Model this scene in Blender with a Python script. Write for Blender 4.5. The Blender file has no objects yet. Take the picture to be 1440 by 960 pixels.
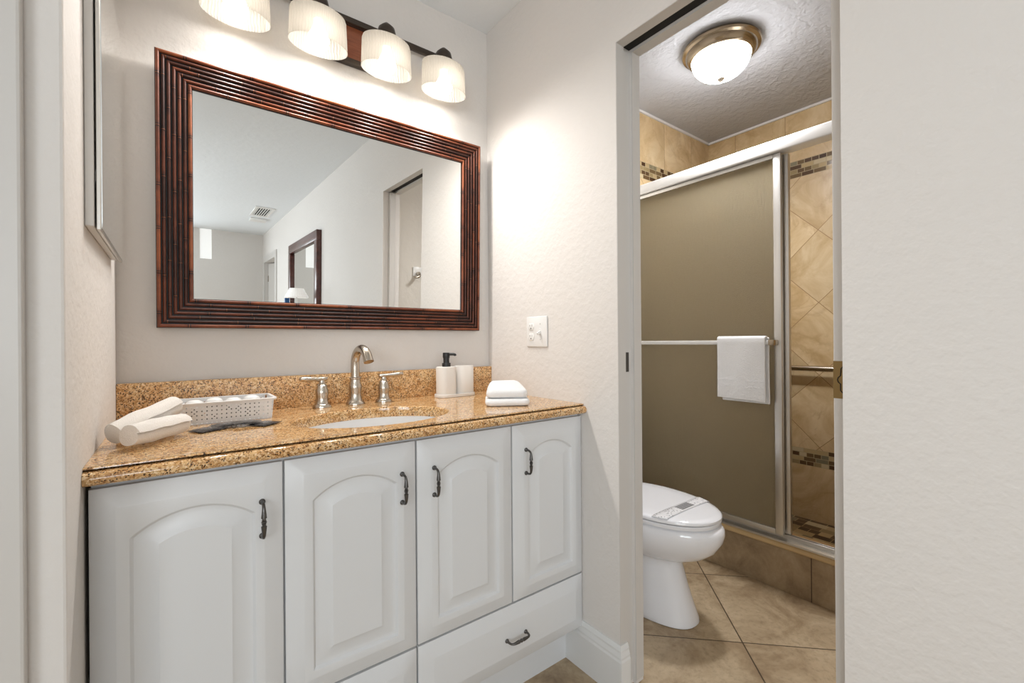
import bpy, bmesh, math, random
from mathutils import Vector, Matrix
random.seed(7)
PI = math.pi
SC = bpy.context.scene
COL = SC.collection

# ------------------------------------------------------------------ camera, world, light, exposure
cd = bpy.data.cameras.new('camera'); cam = bpy.data.objects.new('camera', cd); COL.objects.link(cam)
yaw, roll = 0.64768, -0.00751
F = Vector((math.sin(yaw), math.cos(yaw), 0)); R0 = Vector((math.cos(yaw), -math.sin(yaw), 0)); U0 = Vector((0, 0, 1))
cr, sr = math.cos(roll), math.sin(roll)
R = R0*cr + U0*sr; U = U0*cr - R0*sr
M = Matrix((R, U, -F)).transposed().to_4x4(); M.translation = Vector((-1.0927, -1.6132, 1.1009))
cam.matrix_world = M
cd.sensor_fit = 'HORIZONTAL'; cd.sensor_width = 36.0; cd.lens = 626.55/1440*36
cd.shift_y = -0.00046; cd.clip_start = 0.02
SC.camera = cam

wd = bpy.data.worlds.new('world'); SC.world = wd; wd.use_nodes = True
bg = wd.node_tree.nodes['Background']; bg.inputs[0].default_value = (0.80, 0.90, 1.0, 1); bg.inputs[1].default_value = 1.6

SC.view_settings.view_transform = 'Standard'; SC.view_settings.look = 'None'
SC.view_settings.gamma = 1.0; SC.view_settings.use_curve_mapping = False
SC.view_settings.exposure = 0.05

def area(name, loc, rot, sx, sy, power, color):
    l = bpy.data.lights.new(name, 'AREA'); l.shape = 'RECTANGLE'; l.size = sx; l.size_y = sy
    l.energy = power; l.color = color
    o = bpy.data.objects.new(name, l); COL.objects.link(o); o.location = loc; o.rotation_euler = rot
    return o
DAY_FAR, DAY_SIDE = 34.0, 44.0
BULB, DOME, SPOT, DOME_SPOT = 28.0, 34.0, 9.8, 48.0
# daylight entering through the two big windows of the room behind the camera
area('window_daylight_far', (-1.85, -6.25, 1.45), (-PI/2, 0, PI), 1.3, 1.25, DAY_FAR, (0.90, 0.96, 1.0))
area('window_daylight_side', (-2.85, -3.4, 1.45), (0, -PI/2, 0), 1.3, 1.7, DAY_SIDE, (0.90, 0.96, 1.0))

# ------------------------------------------------------------------ material helpers
def srgb(r, g, b):
    f = lambda c: (c/255/12.92 if c/255 <= 0.04045 else ((c/255+0.055)/1.055)**2.4)
    return (f(r), f(g), f(b), 1)
class NT:
    def __init__(s, name):
        s.m = bpy.data.materials.new(name); s.m.use_nodes = True
        s.t = s.m.node_tree; s.b = s.t.nodes['Principled BSDF']; s.out = s.t.nodes['Material Output']
    def n(s, typ, **kw):
        o = s.t.nodes.new(typ)
        for k, v in kw.items():
            if k.startswith('i_'):
                key = k[2:]; key = int(key) if key.isdigit() else key.replace('_', ' ')
                o.inputs[key].default_value = v
            else: setattr(o, k, v)
        return o
    def l(s, a, b): s.t.links.new(a, b)
    def math(s, op, a, b=None, clamp=False):
        o = s.n('ShaderNodeMath', operation=op); o.use_clamp = clamp
        for i, v in enumerate((a, b)):
            if v is None: continue
            if isinstance(v, (int, float)): o.inputs[i].default_value = v
            else: s.l(v, o.inputs[i])
        return o.outputs[0]
    def mix(s, fac, a, b, mode='MIX'):
        o = s.n('ShaderNodeMix', data_type='RGBA', blend_type=mode)
        for idx, v in ((0, fac), (6, a), (7, b)):
            if isinstance(v, (int, float, tuple)): o.inputs[idx].default_value = v
            else: s.l(v, o.inputs[idx])
        return o.outputs[2]
    def ramp(s, fac, stops, interp='LINEAR'):
        o = s.n('ShaderNodeValToRGB'); e = o.color_ramp.elements; o.color_ramp.interpolation = interp
        while len(e) < len(stops): e.new(0.5)
        for i, (p, c) in enumerate(stops): e[i].position = p; e[i].color = c
        s.l(fac, o.inputs[0]); return o.outputs[0]
    def bump(s, h, strength, dist, normal=None):
        o = s.n('ShaderNodeBump'); o.inputs['Strength'].default_value = strength; o.inputs['Distance'].default_value = dist
        s.l(h, o.inputs['Height'])
        if normal: s.l(normal, o.inputs['Normal'])
        s.l(o.outputs[0], s.b.inputs['Normal']); return o.outputs[0]
    def pos(s): return s.n('ShaderNodeNewGeometry').outputs['Position']
    def obj(s): return s.n('ShaderNodeTexCoord').outputs['Object']
    def noise(s, vec, scale, detail=3, rough=0.5, dist=0.0):
        o = s.n('ShaderNodeTexNoise'); o.inputs['Scale'].default_value = scale; o.inputs['Detail'].default_value = detail
        o.inputs['Roughness'].default_value = rough; o.inputs['Distortion'].default_value = dist
        s.l(vec, o.inputs['Vector']); return o.outputs['Fac']
    def voro(s, vec, scale, feature='F1', out='Distance'):
        o = s.n('ShaderNodeTexVoronoi', feature=feature); o.inputs['Scale'].default_value = scale
        s.l(vec, o.inputs['Vector']); return o.outputs[out]
    def mapping(s, vec, scale=(1,1,1), rot=(0,0,0), loc=(0,0,0)):
        o = s.n('ShaderNodeMapping'); o.inputs['Scale'].default_value = scale; o.inputs['Rotation'].default_value = rot
        o.inputs['Location'].default_value = loc; s.l(vec, o.inputs['Vector']); return o.outputs[0]
    def set(s, **kw):
        for k, v in kw.items(): s.b.inputs[k.replace('_', ' ')].default_value = v
        return s

def simple(name, col, rough=0.5, metal=0.0, bump=None, **kw):
    t = NT(name); t.set(Base_Color=col, Roughness=rough, Metallic=metal, **kw)
    if bump:
        sc, st, di = bump; t.bump(t.noise(t.obj(), sc, 4), st, di)
    return t.m

def paint(name, col, sc, st, di, rough=0.75):
    t = NT(name); t.set(Roughness=rough)
    p = t.pos()
    n1 = t.noise(p, sc, 4, 0.55); n2 = t.noise(p, sc*0.35, 2, 0.5)
    k = t.ramp(n2, [(0.42, (0,0,0,1)), (0.62, (1,1,1,1))])
    h = t.math('ADD', t.math('MULTIPLY', n1, 0.55), t.math('MULTIPLY', k, 0.45))
    t.bump(h, st, di)
    t.l(t.mix(t.noise(p, 2.0, 2), col, tuple(c*0.97 for c in col[:3])+(1,)), t.b.inputs['Base Color'])
    return t.m

WALLC = (0.725, 0.69, 0.655, 1)
M_wall = paint('wall_paint', WALLC, 120, 0.42, 0.0026)
M_wall_bath = paint('bath_wall_paint', (0.69, 0.645, 0.58, 1), 75, 0.5, 0.003)
M_ceil = paint('ceiling_paint', (0.82, 0.85, 0.875, 1), 60, 0.35, 0.003)
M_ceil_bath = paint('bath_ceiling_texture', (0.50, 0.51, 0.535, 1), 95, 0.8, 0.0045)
M_trim = simple('trim_enamel', (0.61, 0.585, 0.555, 1), 0.35)
M_base = simple('baseboard_enamel', (0.74, 0.74, 0.73, 1), 0.35)
M_cab = simple('cabinet_thermofoil', (0.70, 0.705, 0.71, 1), 0.32)
M_black = simple('dark_gap', (0.01, 0.009, 0.008, 1), 0.8)
M_porc = simple('porcelain', (0.86, 0.87, 0.90, 1), 0.07, Coat_Weight=0.3)
M_sink = simple('sink_porcelain', (0.84, 0.84, 0.84, 1), 0.1)
M_nickel = simple('brushed_nickel', (0.52, 0.465, 0.395, 1), 0.25, 1.0)
M_alum = simple('satin_aluminium', (0.70, 0.685, 0.65, 1), 0.36, 1.0)
M_alumw = simple('pale_anodised_header', (0.74, 0.73, 0.71, 1), 0.42, 0.35)
M_pewter = simple('antique_pewter', (0.13, 0.125, 0.12, 1), 0.36, 1.0)
M_bronze = simple('oiled_bronze', (0.075, 0.06, 0.05, 1), 0.4, 0.75)
M_brass = simple('aged_brass', (0.34, 0.23, 0.10, 1), 0.4, 1.0, (60, 0.2, 0.001))
M_rim = simple('bronze_nickel_rim', (0.40, 0.33, 0.24, 1), 0.2, 1.0)
M_glassmirror = simple('silvered_glass', (0.90, 0.91, 0.90, 1), 0.005, 1.0)
M_plastic = simple('white_plastic', (0.80, 0.79, 0.77, 1), 0.3)
M_matte = simple('cream_matte_resin', (0.76, 0.72, 0.67, 1), 0.55)
M_pump = simple('black_plastic', (0.012, 0.012, 0.012, 1), 0.4)
M_sach = simple('black_foil_sachet', (0.018, 0.018, 0.02, 1), 0.22, 0.0, (70, 0.7, 0.004))
M_sachtxt = simple('sachet_print', (0.5, 0.5, 0.5, 1), 0.5)
M_slot = simple('socket_slots', (0.05, 0.045, 0.04, 1), 0.6)
M_mahog = None
M_caulk = simple('white_caulk', (0.75, 0.74, 0.72, 1), 0.6)

def towel_mat(name, col):
    t = NT(name); t.set(Base_Color=col, Roughness=0.95, Sheen_Weight=0.3)
    p = t.obj()
    h = t.math('ADD', t.voro(p, 420), t.math('MULTIPLY', t.noise(p, 160, 3), 0.7))
    t.bump(h, 0.32, 0.0022); return t.m
M_towel = towel_mat('white_terry', (0.82, 0.82, 0.82, 1))
M_towel_cream = towel_mat('cream_terry', (0.80, 0.755, 0.70, 1))

def granite(nm, rough, coat):
    t = NT(nm); p = t.obj(); t.set(Roughness=0.09, Coat_Weight=0.25, Coat_Roughness=0.03)
    big = t.noise(p, 26, 4, 0.6)
    cell = t.voro(p, 330, out='Color'); sep = t.n('ShaderNodeSeparateColor'); t.l(cell, sep.inputs[0])
    c1 = t.ramp(sep.outputs[0], [(0.0, srgb(120, 84, 50)), (0.12, srgb(176, 130, 80)), (0.4, srgb(210, 168, 114)), (0.75, srgb(228, 194, 146)), (1.0, srgb(240, 216, 180))])
    c2 = t.mix(t.ramp(big, [(0.38, (0,0,0,1)), (0.66, (1,1,1,1))]), c1, srgb(232, 196, 142), 'MULTIPLY')
    c2 = t.mix(0.55, c1, c2)
    sp = t.voro(p, 480, out='Color'); s2 = t.n('ShaderNodeSeparateColor'); t.l(sp, s2.inputs[0])
    m = t.math('MULTIPLY', t.math('GREATER_THAN', s2.outputs[1], 0.86), t.math('GREATER_THAN', t.noise(p, 75, 2), 0.47))
    c3 = t.mix(m, c2, srgb(62, 44, 30))
    t.l(c3, t.b.inputs['Base Color']); t.set(Roughness=rough, Coat_Weight=coat); return t.m
M_granite = granite('golden_granite', 0.09, 0.25)
M_granite_splash = granite('golden_granite_honed', 0.38, 0.0)

def line_mask(t, coord, off, period, width):
    a = t.math('ADD', coord, -off); a = t.math('DIVIDE', a, period)
    a = t.math('FRACT', t.math('ADD', a, 1000.5)); a = t.math('ABSOLUTE', t.math('ADD', a, -0.5))
    return t.math('LESS_THAN', a, width/period/2)
def cell_id(t, coord, off, period):
    a = t.math('DIVIDE', t.math('ADD', coord, -off), period)
    return t.math('FLOOR', a)

def floor_mat(name, dark=False):
    t = NT(name); p = t.pos(); t.set(Roughness=0.42)
    s = t.n('ShaderNodeSeparateXYZ'); t.l(p, s.inputs[0])
    k = 1/math.sqrt(2)
    a = t.math('MULTIPLY', t.math('ADD', s.outputs[0], s.outputs[1]), k)
    b = t.math('MULTIPLY', t.math('SUBTRACT', s.outputs[0], s.outputs[1]), k)
    P = 0.478
    g = t.math('MAXIMUM', line_mask(t, a, -0.197, P, 0.0045), line_mask(t, b, 0.967, P, 0.0045))
    cx = t.n('ShaderNodeCombineXYZ'); t.l(cell_id(t, a, -0.197, P), cx.inputs[0]); t.l(cell_id(t, b, 0.967, P), cx.inputs[1])
    wn = t.n('ShaderNodeTexWhiteNoise'); t.l(cx.outputs[0], wn.inputs[0])
    v = t.n('ShaderNodeVectorMath', operation='ADD'); t.l(p, v.inputs[0])
    sc = t.n('ShaderNodeVectorMath', operation='SCALE'); t.l(wn.outputs['Color'], sc.inputs[0]); sc.inputs['Scale'].default_value = 5
    t.l(sc.outputs[0], v.inputs[1])
    n = t.noise(v.outputs[0], 4.5, 9, 0.68, 0.6); f = t.noise(v.outputs[0], 55, 4, 0.6)
    base = t.ramp(n, [(0.28, srgb(126, 104, 80)), (0.45, srgb(168, 146, 116)), (0.6, srgb(196, 176, 146)), (0.75, srgb(212, 196, 168))])
    base = t.mix(t.math('MULTIPLY', t.ramp(f, [(0.5, (0,0,0,1)), (0.72, (1,1,1,1))]), 0.35), base, srgb(120, 98, 74))
    col = t.mix(g, base, srgb(74, 58, 42))
    t.l(col, t.b.inputs['Base Color'])
    h = t.math('SUBTRACT', t.math('MULTIPLY', f, 0.25), g); t.bump(h, 0.35, 0.0015)
    return t.m
M_floor = floor_mat('travertine_floor_tile')

def curb_mat():
    t = NT('curb_tile'); p = t.pos(); t.set(Roughness=0.45)
    s = t.n('ShaderNodeSeparateXYZ'); t.l(p, s.inputs[0])
    g = line_mask(t, s.outputs[1], -0.8805, 0.478, 0.004)
    n = t.noise(p, 7, 9, 0.7, 0.4); f = t.noise(p, 70, 4, 0.6)
    base = t.ramp(n, [(0.3, srgb(130, 110, 86)), (0.5, srgb(172, 150, 120)), (0.7, srgb(194, 174, 144))])
    base = t.mix(t.math('MULTIPLY', f, 0.3), base, srgb(110, 90, 66))
    t.l(t.mix(g, base, srgb(70, 54, 40)), t.b.inputs['Base Color']); t.bump(t.math('SUBTRACT', t.math('MULTIPLY', f, .3), g), 0.3, 0.0015)
    return t.m
M_curb = curb_mat()
M_cap = simple('curb_cap_stone', srgb(214, 186, 140), 0.3, 0, (40, 0.1, 0.001))

def mosaic(t, u, z, w, h, pal):
    c = t.n('ShaderNodeCombineXYZ'); t.l(u, c.inputs[0]); t.l(z, c.inputs[1])
    br = t.n('ShaderNodeTexBrick'); t.l(c.outputs[0], br.inputs['Vector'])
    br.inputs['Color1'].default_value = (0,0,0,1); br.inputs['Color2'].default_value = (1,1,1,1); br.inputs['Mortar'].default_value = (0.5,0.5,0.5,1)
    br.inputs['Scale'].default_value = 1; br.inputs['Mortar Size'].default_value = 0.0016; br.inputs['Mortar Smooth'].default_value = 0
    br.inputs['Bias'].default_value = 0; br.inputs['Brick Width'].default_value = w; br.inputs['Row Height'].default_value = h
    br.squash = 0.6; br.squash_frequency = 2; br.offset = 0.4
    n = len(pal)
    col = t.ramp(br.outputs['Color'], [(i/n, pal[i]) for i in range(n)], 'CONSTANT')
    return col, br.outputs['Fac']
PAL = [srgb(*c) for c in ((70, 48, 32), (150, 132, 96), (108, 88, 60), (182, 160, 120), (84, 62, 42), (128, 120, 96), (196, 180, 146), (96, 74, 50))]

def shower_tile(name, axis, zx, y0, seam):
    # axis: which world coordinate runs along the wall; diagonal field between two mosaic bands, straight courses above and below
    t = NT(name); p = t.pos()
    s = t.n('ShaderNodeSeparateXYZ'); t.l(p, s.inputs[0]); u = s.outputs[axis]; z = s.outputs[2]
    k = 1/math.sqrt(2); P = 0.4157*k
    du = t.math('ADD', u, -y0); dz = t.math('ADD', z, -zx)
    a = t.math('MULTIPLY', t.math('ADD', du, dz), k); b = t.math('MULTIPLY', t.math('SUBTRACT', du, dz), k)
    gd = t.math('MAXIMUM', line_mask(t, a, 0, P, 0.003), line_mask(t, b, 0, P, 0.003))
    gs = line_mask(t, u, seam, 0.299, 0.003)
    top0, top1, lo0, lo1 = 2.053, 2.153, 0.363, 0.461
    field = t.math('MULTIPLY', t.math('LESS_THAN', z, top0), t.math('GREATER_THAN', z, lo1))
    band = t.math('MAXIMUM', t.math('MULTIPLY', t.math('GREATER_THAN', z, top0), t.math('LESS_THAN', z, top1)),
                  t.math('MULTIPLY', t.math('GREATER_THAN', z, lo0), t.math('LESS_THAN', z, lo1)))
    g = t.math('ADD', t.math('MULTIPLY', gd, field), t.math('MULTIPLY', gs, t.math('SUBTRACT', 1.0, field)), True)
    cx = t.n('ShaderNodeCombineXYZ'); t.l(cell_id(t, a, 0, P), cx.inputs[0]); t.l(cell_id(t, b, 0, P), cx.inputs[1]); 
    cs = t.n('ShaderNodeCombineXYZ'); t.l(cell_id(t, u, seam, 0.299), cs.inputs[0]); cs.inputs[1].default_value = 77
    mx = t.n('ShaderNodeMix', data_type='VECTOR'); t.l(field, mx.inputs[0]); t.l(cs.outputs[0], mx.inputs[4]); t.l(cx.outputs[0], mx.inputs[5])
    wn = t.n('ShaderNodeTexWhiteNoise'); t.l(mx.outputs[1], wn.inputs[0])
    sc = t.n('ShaderNodeVectorMath', operation='SCALE'); t.l(wn.outputs['Color'], sc.inputs[0]); sc.inputs['Scale'].default_value = 9
    v = t.n('ShaderNodeVectorMath', operation='ADD'); t.l(p, v.inputs[0]); t.l(sc.outputs[0], v.inputs[1])
    n = t.noise(v.outputs[0], 3.6, 7, 0.62, 1.6); vein = t.noise(v.outputs[0], 2.4, 6, 0.6, 1.2)
    base = t.ramp(n, [(0.3, srgb(186, 156, 112)), (0.5, srgb(208, 182, 140)), (0.68, srgb(224, 203, 166))])
    vm = t.ramp(vein, [(0.475, (0,0,0,1)), (0.5, (1,1,1,1)), (0.525, (0,0,0,1))])
    base = t.mix(t.math('MULTIPLY', vm, 0.24), base, srgb(158, 120, 76))
    hs = t.n('ShaderNodeHueSaturation'); t.l(base, hs.inputs['Color']); t.l(t.math('ADD', t.math('MULTIPLY', wn.outputs['Value'], 0.22), 0.87), hs.inputs['Value'])
    base = t.mix(g, hs.outputs[0], srgb(150, 116, 78))
    mc, mf = mosaic(t, u, t.math('ADD', z, -0.363+0.0), 0.062, 0.0245, PAL)
    mcol = t.mix(mf, mc, srgb(176, 160, 128))
    t.l(t.mix(band, base, mcol), t.b.inputs['Base Color'])
    t.l(t.math('SUBTRACT', 0.32, t.math('MULTIPLY', band, 0.2)), t.b.inputs['Roughness'])
    gg = t.math('MAXIMUM', t.math('MULTIPLY', g, t.math('SUBTRACT', 1.0, band)), t.math('MULTIPLY', mf, band))
    t.bump(t.math('SUBTRACT', 1.0, gg), 0.3, 0.0015)
    return t.m
M_tile_back = shower_tile('shower_tile_back', 1, 1.724, -0.640, -0.1726)
M_tile_side = shower_tile('shower_tile_side', 0, 1.724, 1.42, 1.331)
def pan_mat():
    t = NT('shower_pan_mosaic'); p = t.pos(); t.set(Roughness=0.3)
    s = t.n('ShaderNodeSeparateXYZ'); t.l(t.mapping(p, (1,1,1), (0,0,PI/2)), s.inputs[0])
    mc, mf = mosaic(t, s.outputs[0], s.outputs[1], 0.085, 0.055, PAL)
    t.l(t.mix(mf, mc, srgb(190, 168, 128)), t.b.inputs['Base Color']); return t.m
M_pan = pan_mat()

def rain_glass():
    t = NT('bronze_rain_glass')
    t.t.nodes.remove(t.b)
    g = t.n('ShaderNodeBsdfGlass'); g.inputs['Color'].default_value = (0.92, 0.87, 0.73, 1); g.inputs['Roughness'].default_value = 0.30; g.inputs['IOR'].default_value = 1.3
    d = t.n('ShaderNodeBsdfTranslucent'); d.inputs['Color'].default_value = (0.77, 0.69, 0.52, 1)
    df = t.n('ShaderNodeBsdfDiffuse'); df.inputs['Color'].default_value = (0.68, 0.60, 0.44, 1)
    p = t.obj()
    h = t.math('ADD', t.noise(t.mapping(p, (60, 170, 26)), 1.0, 3, 0.6), t.noise(t.mapping(p, (60, 420, 420)), 1.0, 2, 0.5))
    b = t.n('ShaderNodeBump'); b.inputs['Strength'].default_value = 1.0; b.inputs['Distance'].default_value = 0.0055
    t.l(h, b.inputs['Height']); t.l(b.outputs[0], g.inputs['Normal']); t.l(b.outputs[0], df.inputs['Normal'])
    m1 = t.n('ShaderNodeMixShader'); m1.inputs[0].default_value = 0.5; t.l(d.outputs[0], m1.inputs[1]); t.l(df.outputs[0], m1.inputs[2])
    m = t.n('ShaderNodeMixShader'); m.inputs[0].default_value = 0.5; t.l(g.outputs[0], m.inputs[1]); t.l(m1.outputs[0], m.inputs[2])
    t.l(m.outputs[0], t.out.inputs['Surface']); return t.m
M_rain = rain_glass()

def shade_glass():
    t = NT('ribbed_frosted_shade'); t.t.nodes.remove(t.b)
    p = t.obj()
    sp = t.n('ShaderNodeSeparateXYZ'); t.l(p, sp.inputs[0])
    ang = t.math('ARCTAN2', sp.outputs[1], sp.outputs[0])
    wob = t.math('MULTIPLY', t.noise(t.mapping(p, (14, 14, 30)), 1.0, 2), 2.2)
    rib = t.math('SINE', t.math('ADD', t.math('MULTIPLY', ang, 52), t.math('MULTIPLY', wob, 5)))
    tr = t.n('ShaderNodeBsdfTranslucent'); tr.inputs['Color'].default_value = (0.235, 0.215, 0.185, 1)
    df = t.n('ShaderNodeBsdfDiffuse'); df.inputs['Color'].default_value = (0.38, 0.36, 0.32, 1)
    gl = t.n('ShaderNodeBsdfGlossy'); gl.inputs['Roughness'].default_value = 0.2
    tp = t.n('ShaderNodeBsdfTransparent'); tp.inputs['Color'].default_value = (0.96, 0.92, 0.84, 1)
    bm_ = t.n('ShaderNodeBump'); bm_.inputs['Strength'].default_value = 0.5; bm_.inputs['Distance'].default_value = 0.002; t.l(rib, bm_.inputs['Height'])
    for s_ in (df, gl): t.l(bm_.outputs[0], s_.inputs['Normal'])
    m1 = t.n('ShaderNodeMixShader'); m1.inputs[0].default_value = 0.45; t.l(tr.outputs[0], m1.inputs[1]); t.l(df.outputs[0], m1.inputs[2])
    m2 = t.n('ShaderNodeMixShader'); t.l(t.math('ADD', t.math('MULTIPLY', rib, 0.025), 0.045), m2.inputs[0]); t.l(m1.outputs[0], m2.inputs[1]); t.l(tp.outputs[0], m2.inputs[2])
    m3 = t.n('ShaderNodeMixShader'); m3.inputs[0].default_value = 0.04; t.l(m2.outputs[0], m3.inputs[1]); t.l(gl.outputs[0], m3.inputs[2])
    t.l(m3.outputs[0], t.out.inputs['Surface']); return t.m
M_shade = shade_glass()
def emit(name, col, s):
    t = NT(name); t.set(Base_Color=(0.8,0.8,0.8,1), Emission_Color=col, Emission_Strength=s); return t.m
M_bulb = emit('lit_bulb', (1.0, 0.95, 0.89, 1), BULB)
M_dome = emit('lit_alabaster_dome', (0.98, 0.98, 1.0, 1), DOME)
M_sky = emit('bright_frosted_pane', (1.0, 0.99, 0.96, 1), 0.44)

def wood(name, c1, c2, scale=(4, 4, 60), rough=0.3, coat=0.3):
    t = NT(name); t.set(Roughness=rough, Coat_Weight=coat, Coat_Roughness=0.15)
    n = t.noise(t.mapping(t.obj(), scale), 1.0, 5, 0.6, 0.5)
    t.l(t.ramp(n, [(0.3, c1), (0.7, c2)]), t.b.inputs['Base Color']); return t.m
M_plate = wood('mahogany_panel', srgb(112, 58, 36), srgb(150, 86, 56), (6, 6, 90))
M_dark = wood('dark_mahogany', srgb(62, 28, 22), srgb(92, 44, 34), (30, 6, 30))
M_fslat = None
def bamboo():
    t = NT('lacquered_bamboo'); t.set(Roughness=0.42, Specular_IOR_Level=0.35, Coat_Weight=0.08, Coat_Roughness=0.2)
    a = t.n('ShaderNodeAttribute', attribute_name='tone')
    n = t.noise(t.obj(), 30, 3, 0.6)
    f = t.math('ADD', a.outputs['Fac'], t.math('MULTIPLY', t.math('ADD', n, -0.5), 0.35))
    c = t.ramp(f, [(0.0, srgb(14, 8, 6)), (0.25, srgb(58, 27, 17)), (0.5, srgb(106, 54, 33)), (0.75, srgb(150, 84, 48)), (0.98, srgb(196, 140, 88))])
    t.l(c, t.b.inputs['Base Color']); return t.m
M_bamboo = bamboo()
def band_mat():
    t = NT('printed_paper_band'); t.set(Roughness=0.5)
    s = t.n('ShaderNodeSeparateXYZ'); t.l(t.obj(), s.inputs[0]); x, y = s.outputs[0], s.outputs[1]
    dots = t.math('LESS_THAN', t.voro(t.obj(), 95), 0.27)
    blk = t.math('MULTIPLY', t.math('LESS_THAN', t.math('ABSOLUTE', t.math('ADD', x, -0.012)), 0.042), t.math('LESS_THAN', t.math('ABSOLUTE', y), 0.019))
    st = t.math('GREATER_THAN', t.math('FRACT', t.math('DIVIDE', t.math('ADD', y, 0.019), 0.0095)), 0.5)
    edge = t.math('GREATER_THAN', t.math('ABSOLUTE', t.math('ADD', y, 0)), 0.0245)
    side = t.math('GREATER_THAN', t.math('ABSOLUTE', t.math('ADD', x, -0.012)), 0.055)
    base = t.mix(t.math('MULTIPLY', t.math('MULTIPLY', dots, side), 0.75), (0.78, 0.78, 0.79, 1), (0.2, 0.2, 0.22, 1))
    base = t.mix(t.math('MULTIPLY', edge, 0.35), base, (0.45, 0.45, 0.46, 1))
    base = t.mix(blk, base, t.mix(st, (0.42, 0.42, 0.42, 1), (0.10, 0.10, 0.11, 1)))
    t.l(base, t.b.inputs['Base Color']); return t.m
M_band = band_mat()
M_basket = simple('translucent_white_plastic', (0.80, 0.79, 0.78, 1), 0.3, 0, None, Subsurface_Weight=0.0)
M_blue = simple('blue_glaze', (0.01, 0.085, 0.26, 1), 0.25)
M_lampshade = emit('pleated_fabric_shade', (1.0, 0.95, 0.87, 1), 0.35)
M_dresser = wood('dresser_wood', srgb(70, 36, 26), srgb(104, 58, 42), (6, 40, 6))
M_ventdark = simple('vent_shadow_grey', (0.02, 0.02, 0.02, 1), 0.9)

# ------------------------------------------------------------------ mesh helpers
def finish(bm, name, mats, parent=None, smooth=35, origin=None, kind=None):
    bmesh.ops.recalc_face_normals(bm, faces=bm.faces[:])
    return link(bm, name, mats, parent, smooth, origin, kind)
def link(bm, name, mats, parent=None, smooth=35, origin=None, kind=None):
    me = bpy.data.meshes.new(name)
    off = origin if origin is not None else (world_of(parent) if parent is not None else None)
    if off is not None and not (parent is not None and parent.get('_local')):
        bmesh.ops.translate(bm, verts=bm.verts[:], vec=-Vector(off))
    bm.to_mesh(me); bm.free()
    for m in (mats if isinstance(mats, (list, tuple)) else [mats]): me.materials.append(m)
    if smooth:
        for p in me.polygons: p.use_smooth = True
        me.set_sharp_from_angle(angle=math.radians(smooth))
    o = bpy.data.objects.new(name, me); COL.objects.link(o)
    if parent is not None: o.parent = parent
    elif origin is not None: o.location = origin
    if kind: o['kind'] = kind
    return o
def world_of(o):
    v = Vector((0, 0, 0))
    while o is not None: v += o.location; o = o.parent
    return v
LOCALS = []
def thing(name, label, cat, loc=(0, 0, 0), group=None, rot=None):
    o = bpy.data.objects.new(name, None); COL.objects.link(o); o.location = loc; o.empty_display_size = 0.05
    o['label'] = label; o['category'] = cat
    if group: o['group'] = group
    if rot: o.rotation_euler = rot; o['_local'] = 1; LOCALS.append(o)
    return o
def tag(o, label, cat, group=None):
    o['label'] = label; o['category'] = cat
    if group: o['group'] = group
    return o
def box(bm, x0, x1, y0, y1, z0, z1, bev=0.0, seg=2, mi=0):
    r = bmesh.ops.create_cube(bm, size=1)
    vs = r['verts']
    for v in vs:
        v.co = Vector((x0 + (v.co.x+0.5)*(x1-x0), y0 + (v.co.y+0.5)*(y1-y0), z0 + (v.co.z+0.5)*(z1-z0)))
    fs = set(f for v in vs for f in v.link_faces)
    for f in fs: f.material_index = mi
    if bev:
        es = list(set(e for v in vs for e in v.link_edges))
        bmesh.ops.bevel(bm, geom=es, offset=bev, segments=seg, profile=0.5, affect='EDGES')
    return bm
def B(*a, **k):
    bm = bmesh.new(); box(bm, *a, **k); return bm
def lathe(bm, prof, cx=0, cy=0, seg=40, cap0=False, cap1=False, axis='z', sx=1, sy=1):
    rings = []
    for r, z in prof:
        ring = []
        for i in range(seg):
            a = 2*PI*i/seg
            p = (cx + r*math.cos(a)*sx, cy + r*math.sin(a)*sy, z)
            ring.append(bm.verts.new(p))
        rings.append(ring)
    for a, b in zip(rings, rings[1:]):
        for i in range(seg): bm.faces.new((a[i], a[(i+1) % seg], b[(i+1) % seg], b[i]))
    if cap0: bm.faces.new(rings[0][::-1])
    if cap1: bm.faces.new(rings[-1])
    return rings
def tube(bm, pts, rad, seg=12, caps=True, flat=None):
    # sweep a circle along a polyline; rad may be a list; flat = (side, up) scale factors
    pts = [Vector(p) for p in pts]; n = len(pts)
    rads = rad if isinstance(rad, (list, tuple)) else [rad]*n
    tans = [(pts[min(i+1, n-1)]-pts[max(i-1, 0)]).normalized() for i in range(n)]
    ref = Vector((0, 0, 1)) if abs(tans[0].z) < 0.9 else Vector((0, 1, 0))
    nrm = (ref - tans[0]*ref.dot(tans[0])).normalized(); rings = []
    for i in range(n):
        nrm = (nrm - tans[i]*nrm.dot(tans[i])).normalized(); bi = tans[i].cross(nrm)
        ring = []
        for k in range(seg):
            a = 2*PI*k/seg; s, u = (flat if flat else (1, 1))
            ring.append(bm.verts.new(pts[i] + (nrm*math.cos(a)*u + bi*math.sin(a)*s)*rads[i]))
        rings.append(ring)
    for a, b in zip(rings, rings[1:]):
        for k in range(seg): bm.faces.new((a[k], a[(k+1) % seg], b[(k+1) % seg], b[k]))
    if caps: bm.faces.new(rings[0][::-1]); bm.faces.new(rings[-1])
    return rings
def loft(bm, rings, close=True, cap0=True, cap1=True):
    vr = [[bm.verts.new(p) for p in r] for r in rings]; n = len(vr[0])
    for a, b in zip(vr, vr[1:]):
        for i in range(n if close else n-1): bm.faces.new((a[i], a[(i+1) % n], b[(i+1) % n], b[i]))
    if cap0: bm.faces.new(vr[0][::-1])
    if cap1: bm.faces.new(vr[-1])
    return vr
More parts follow.
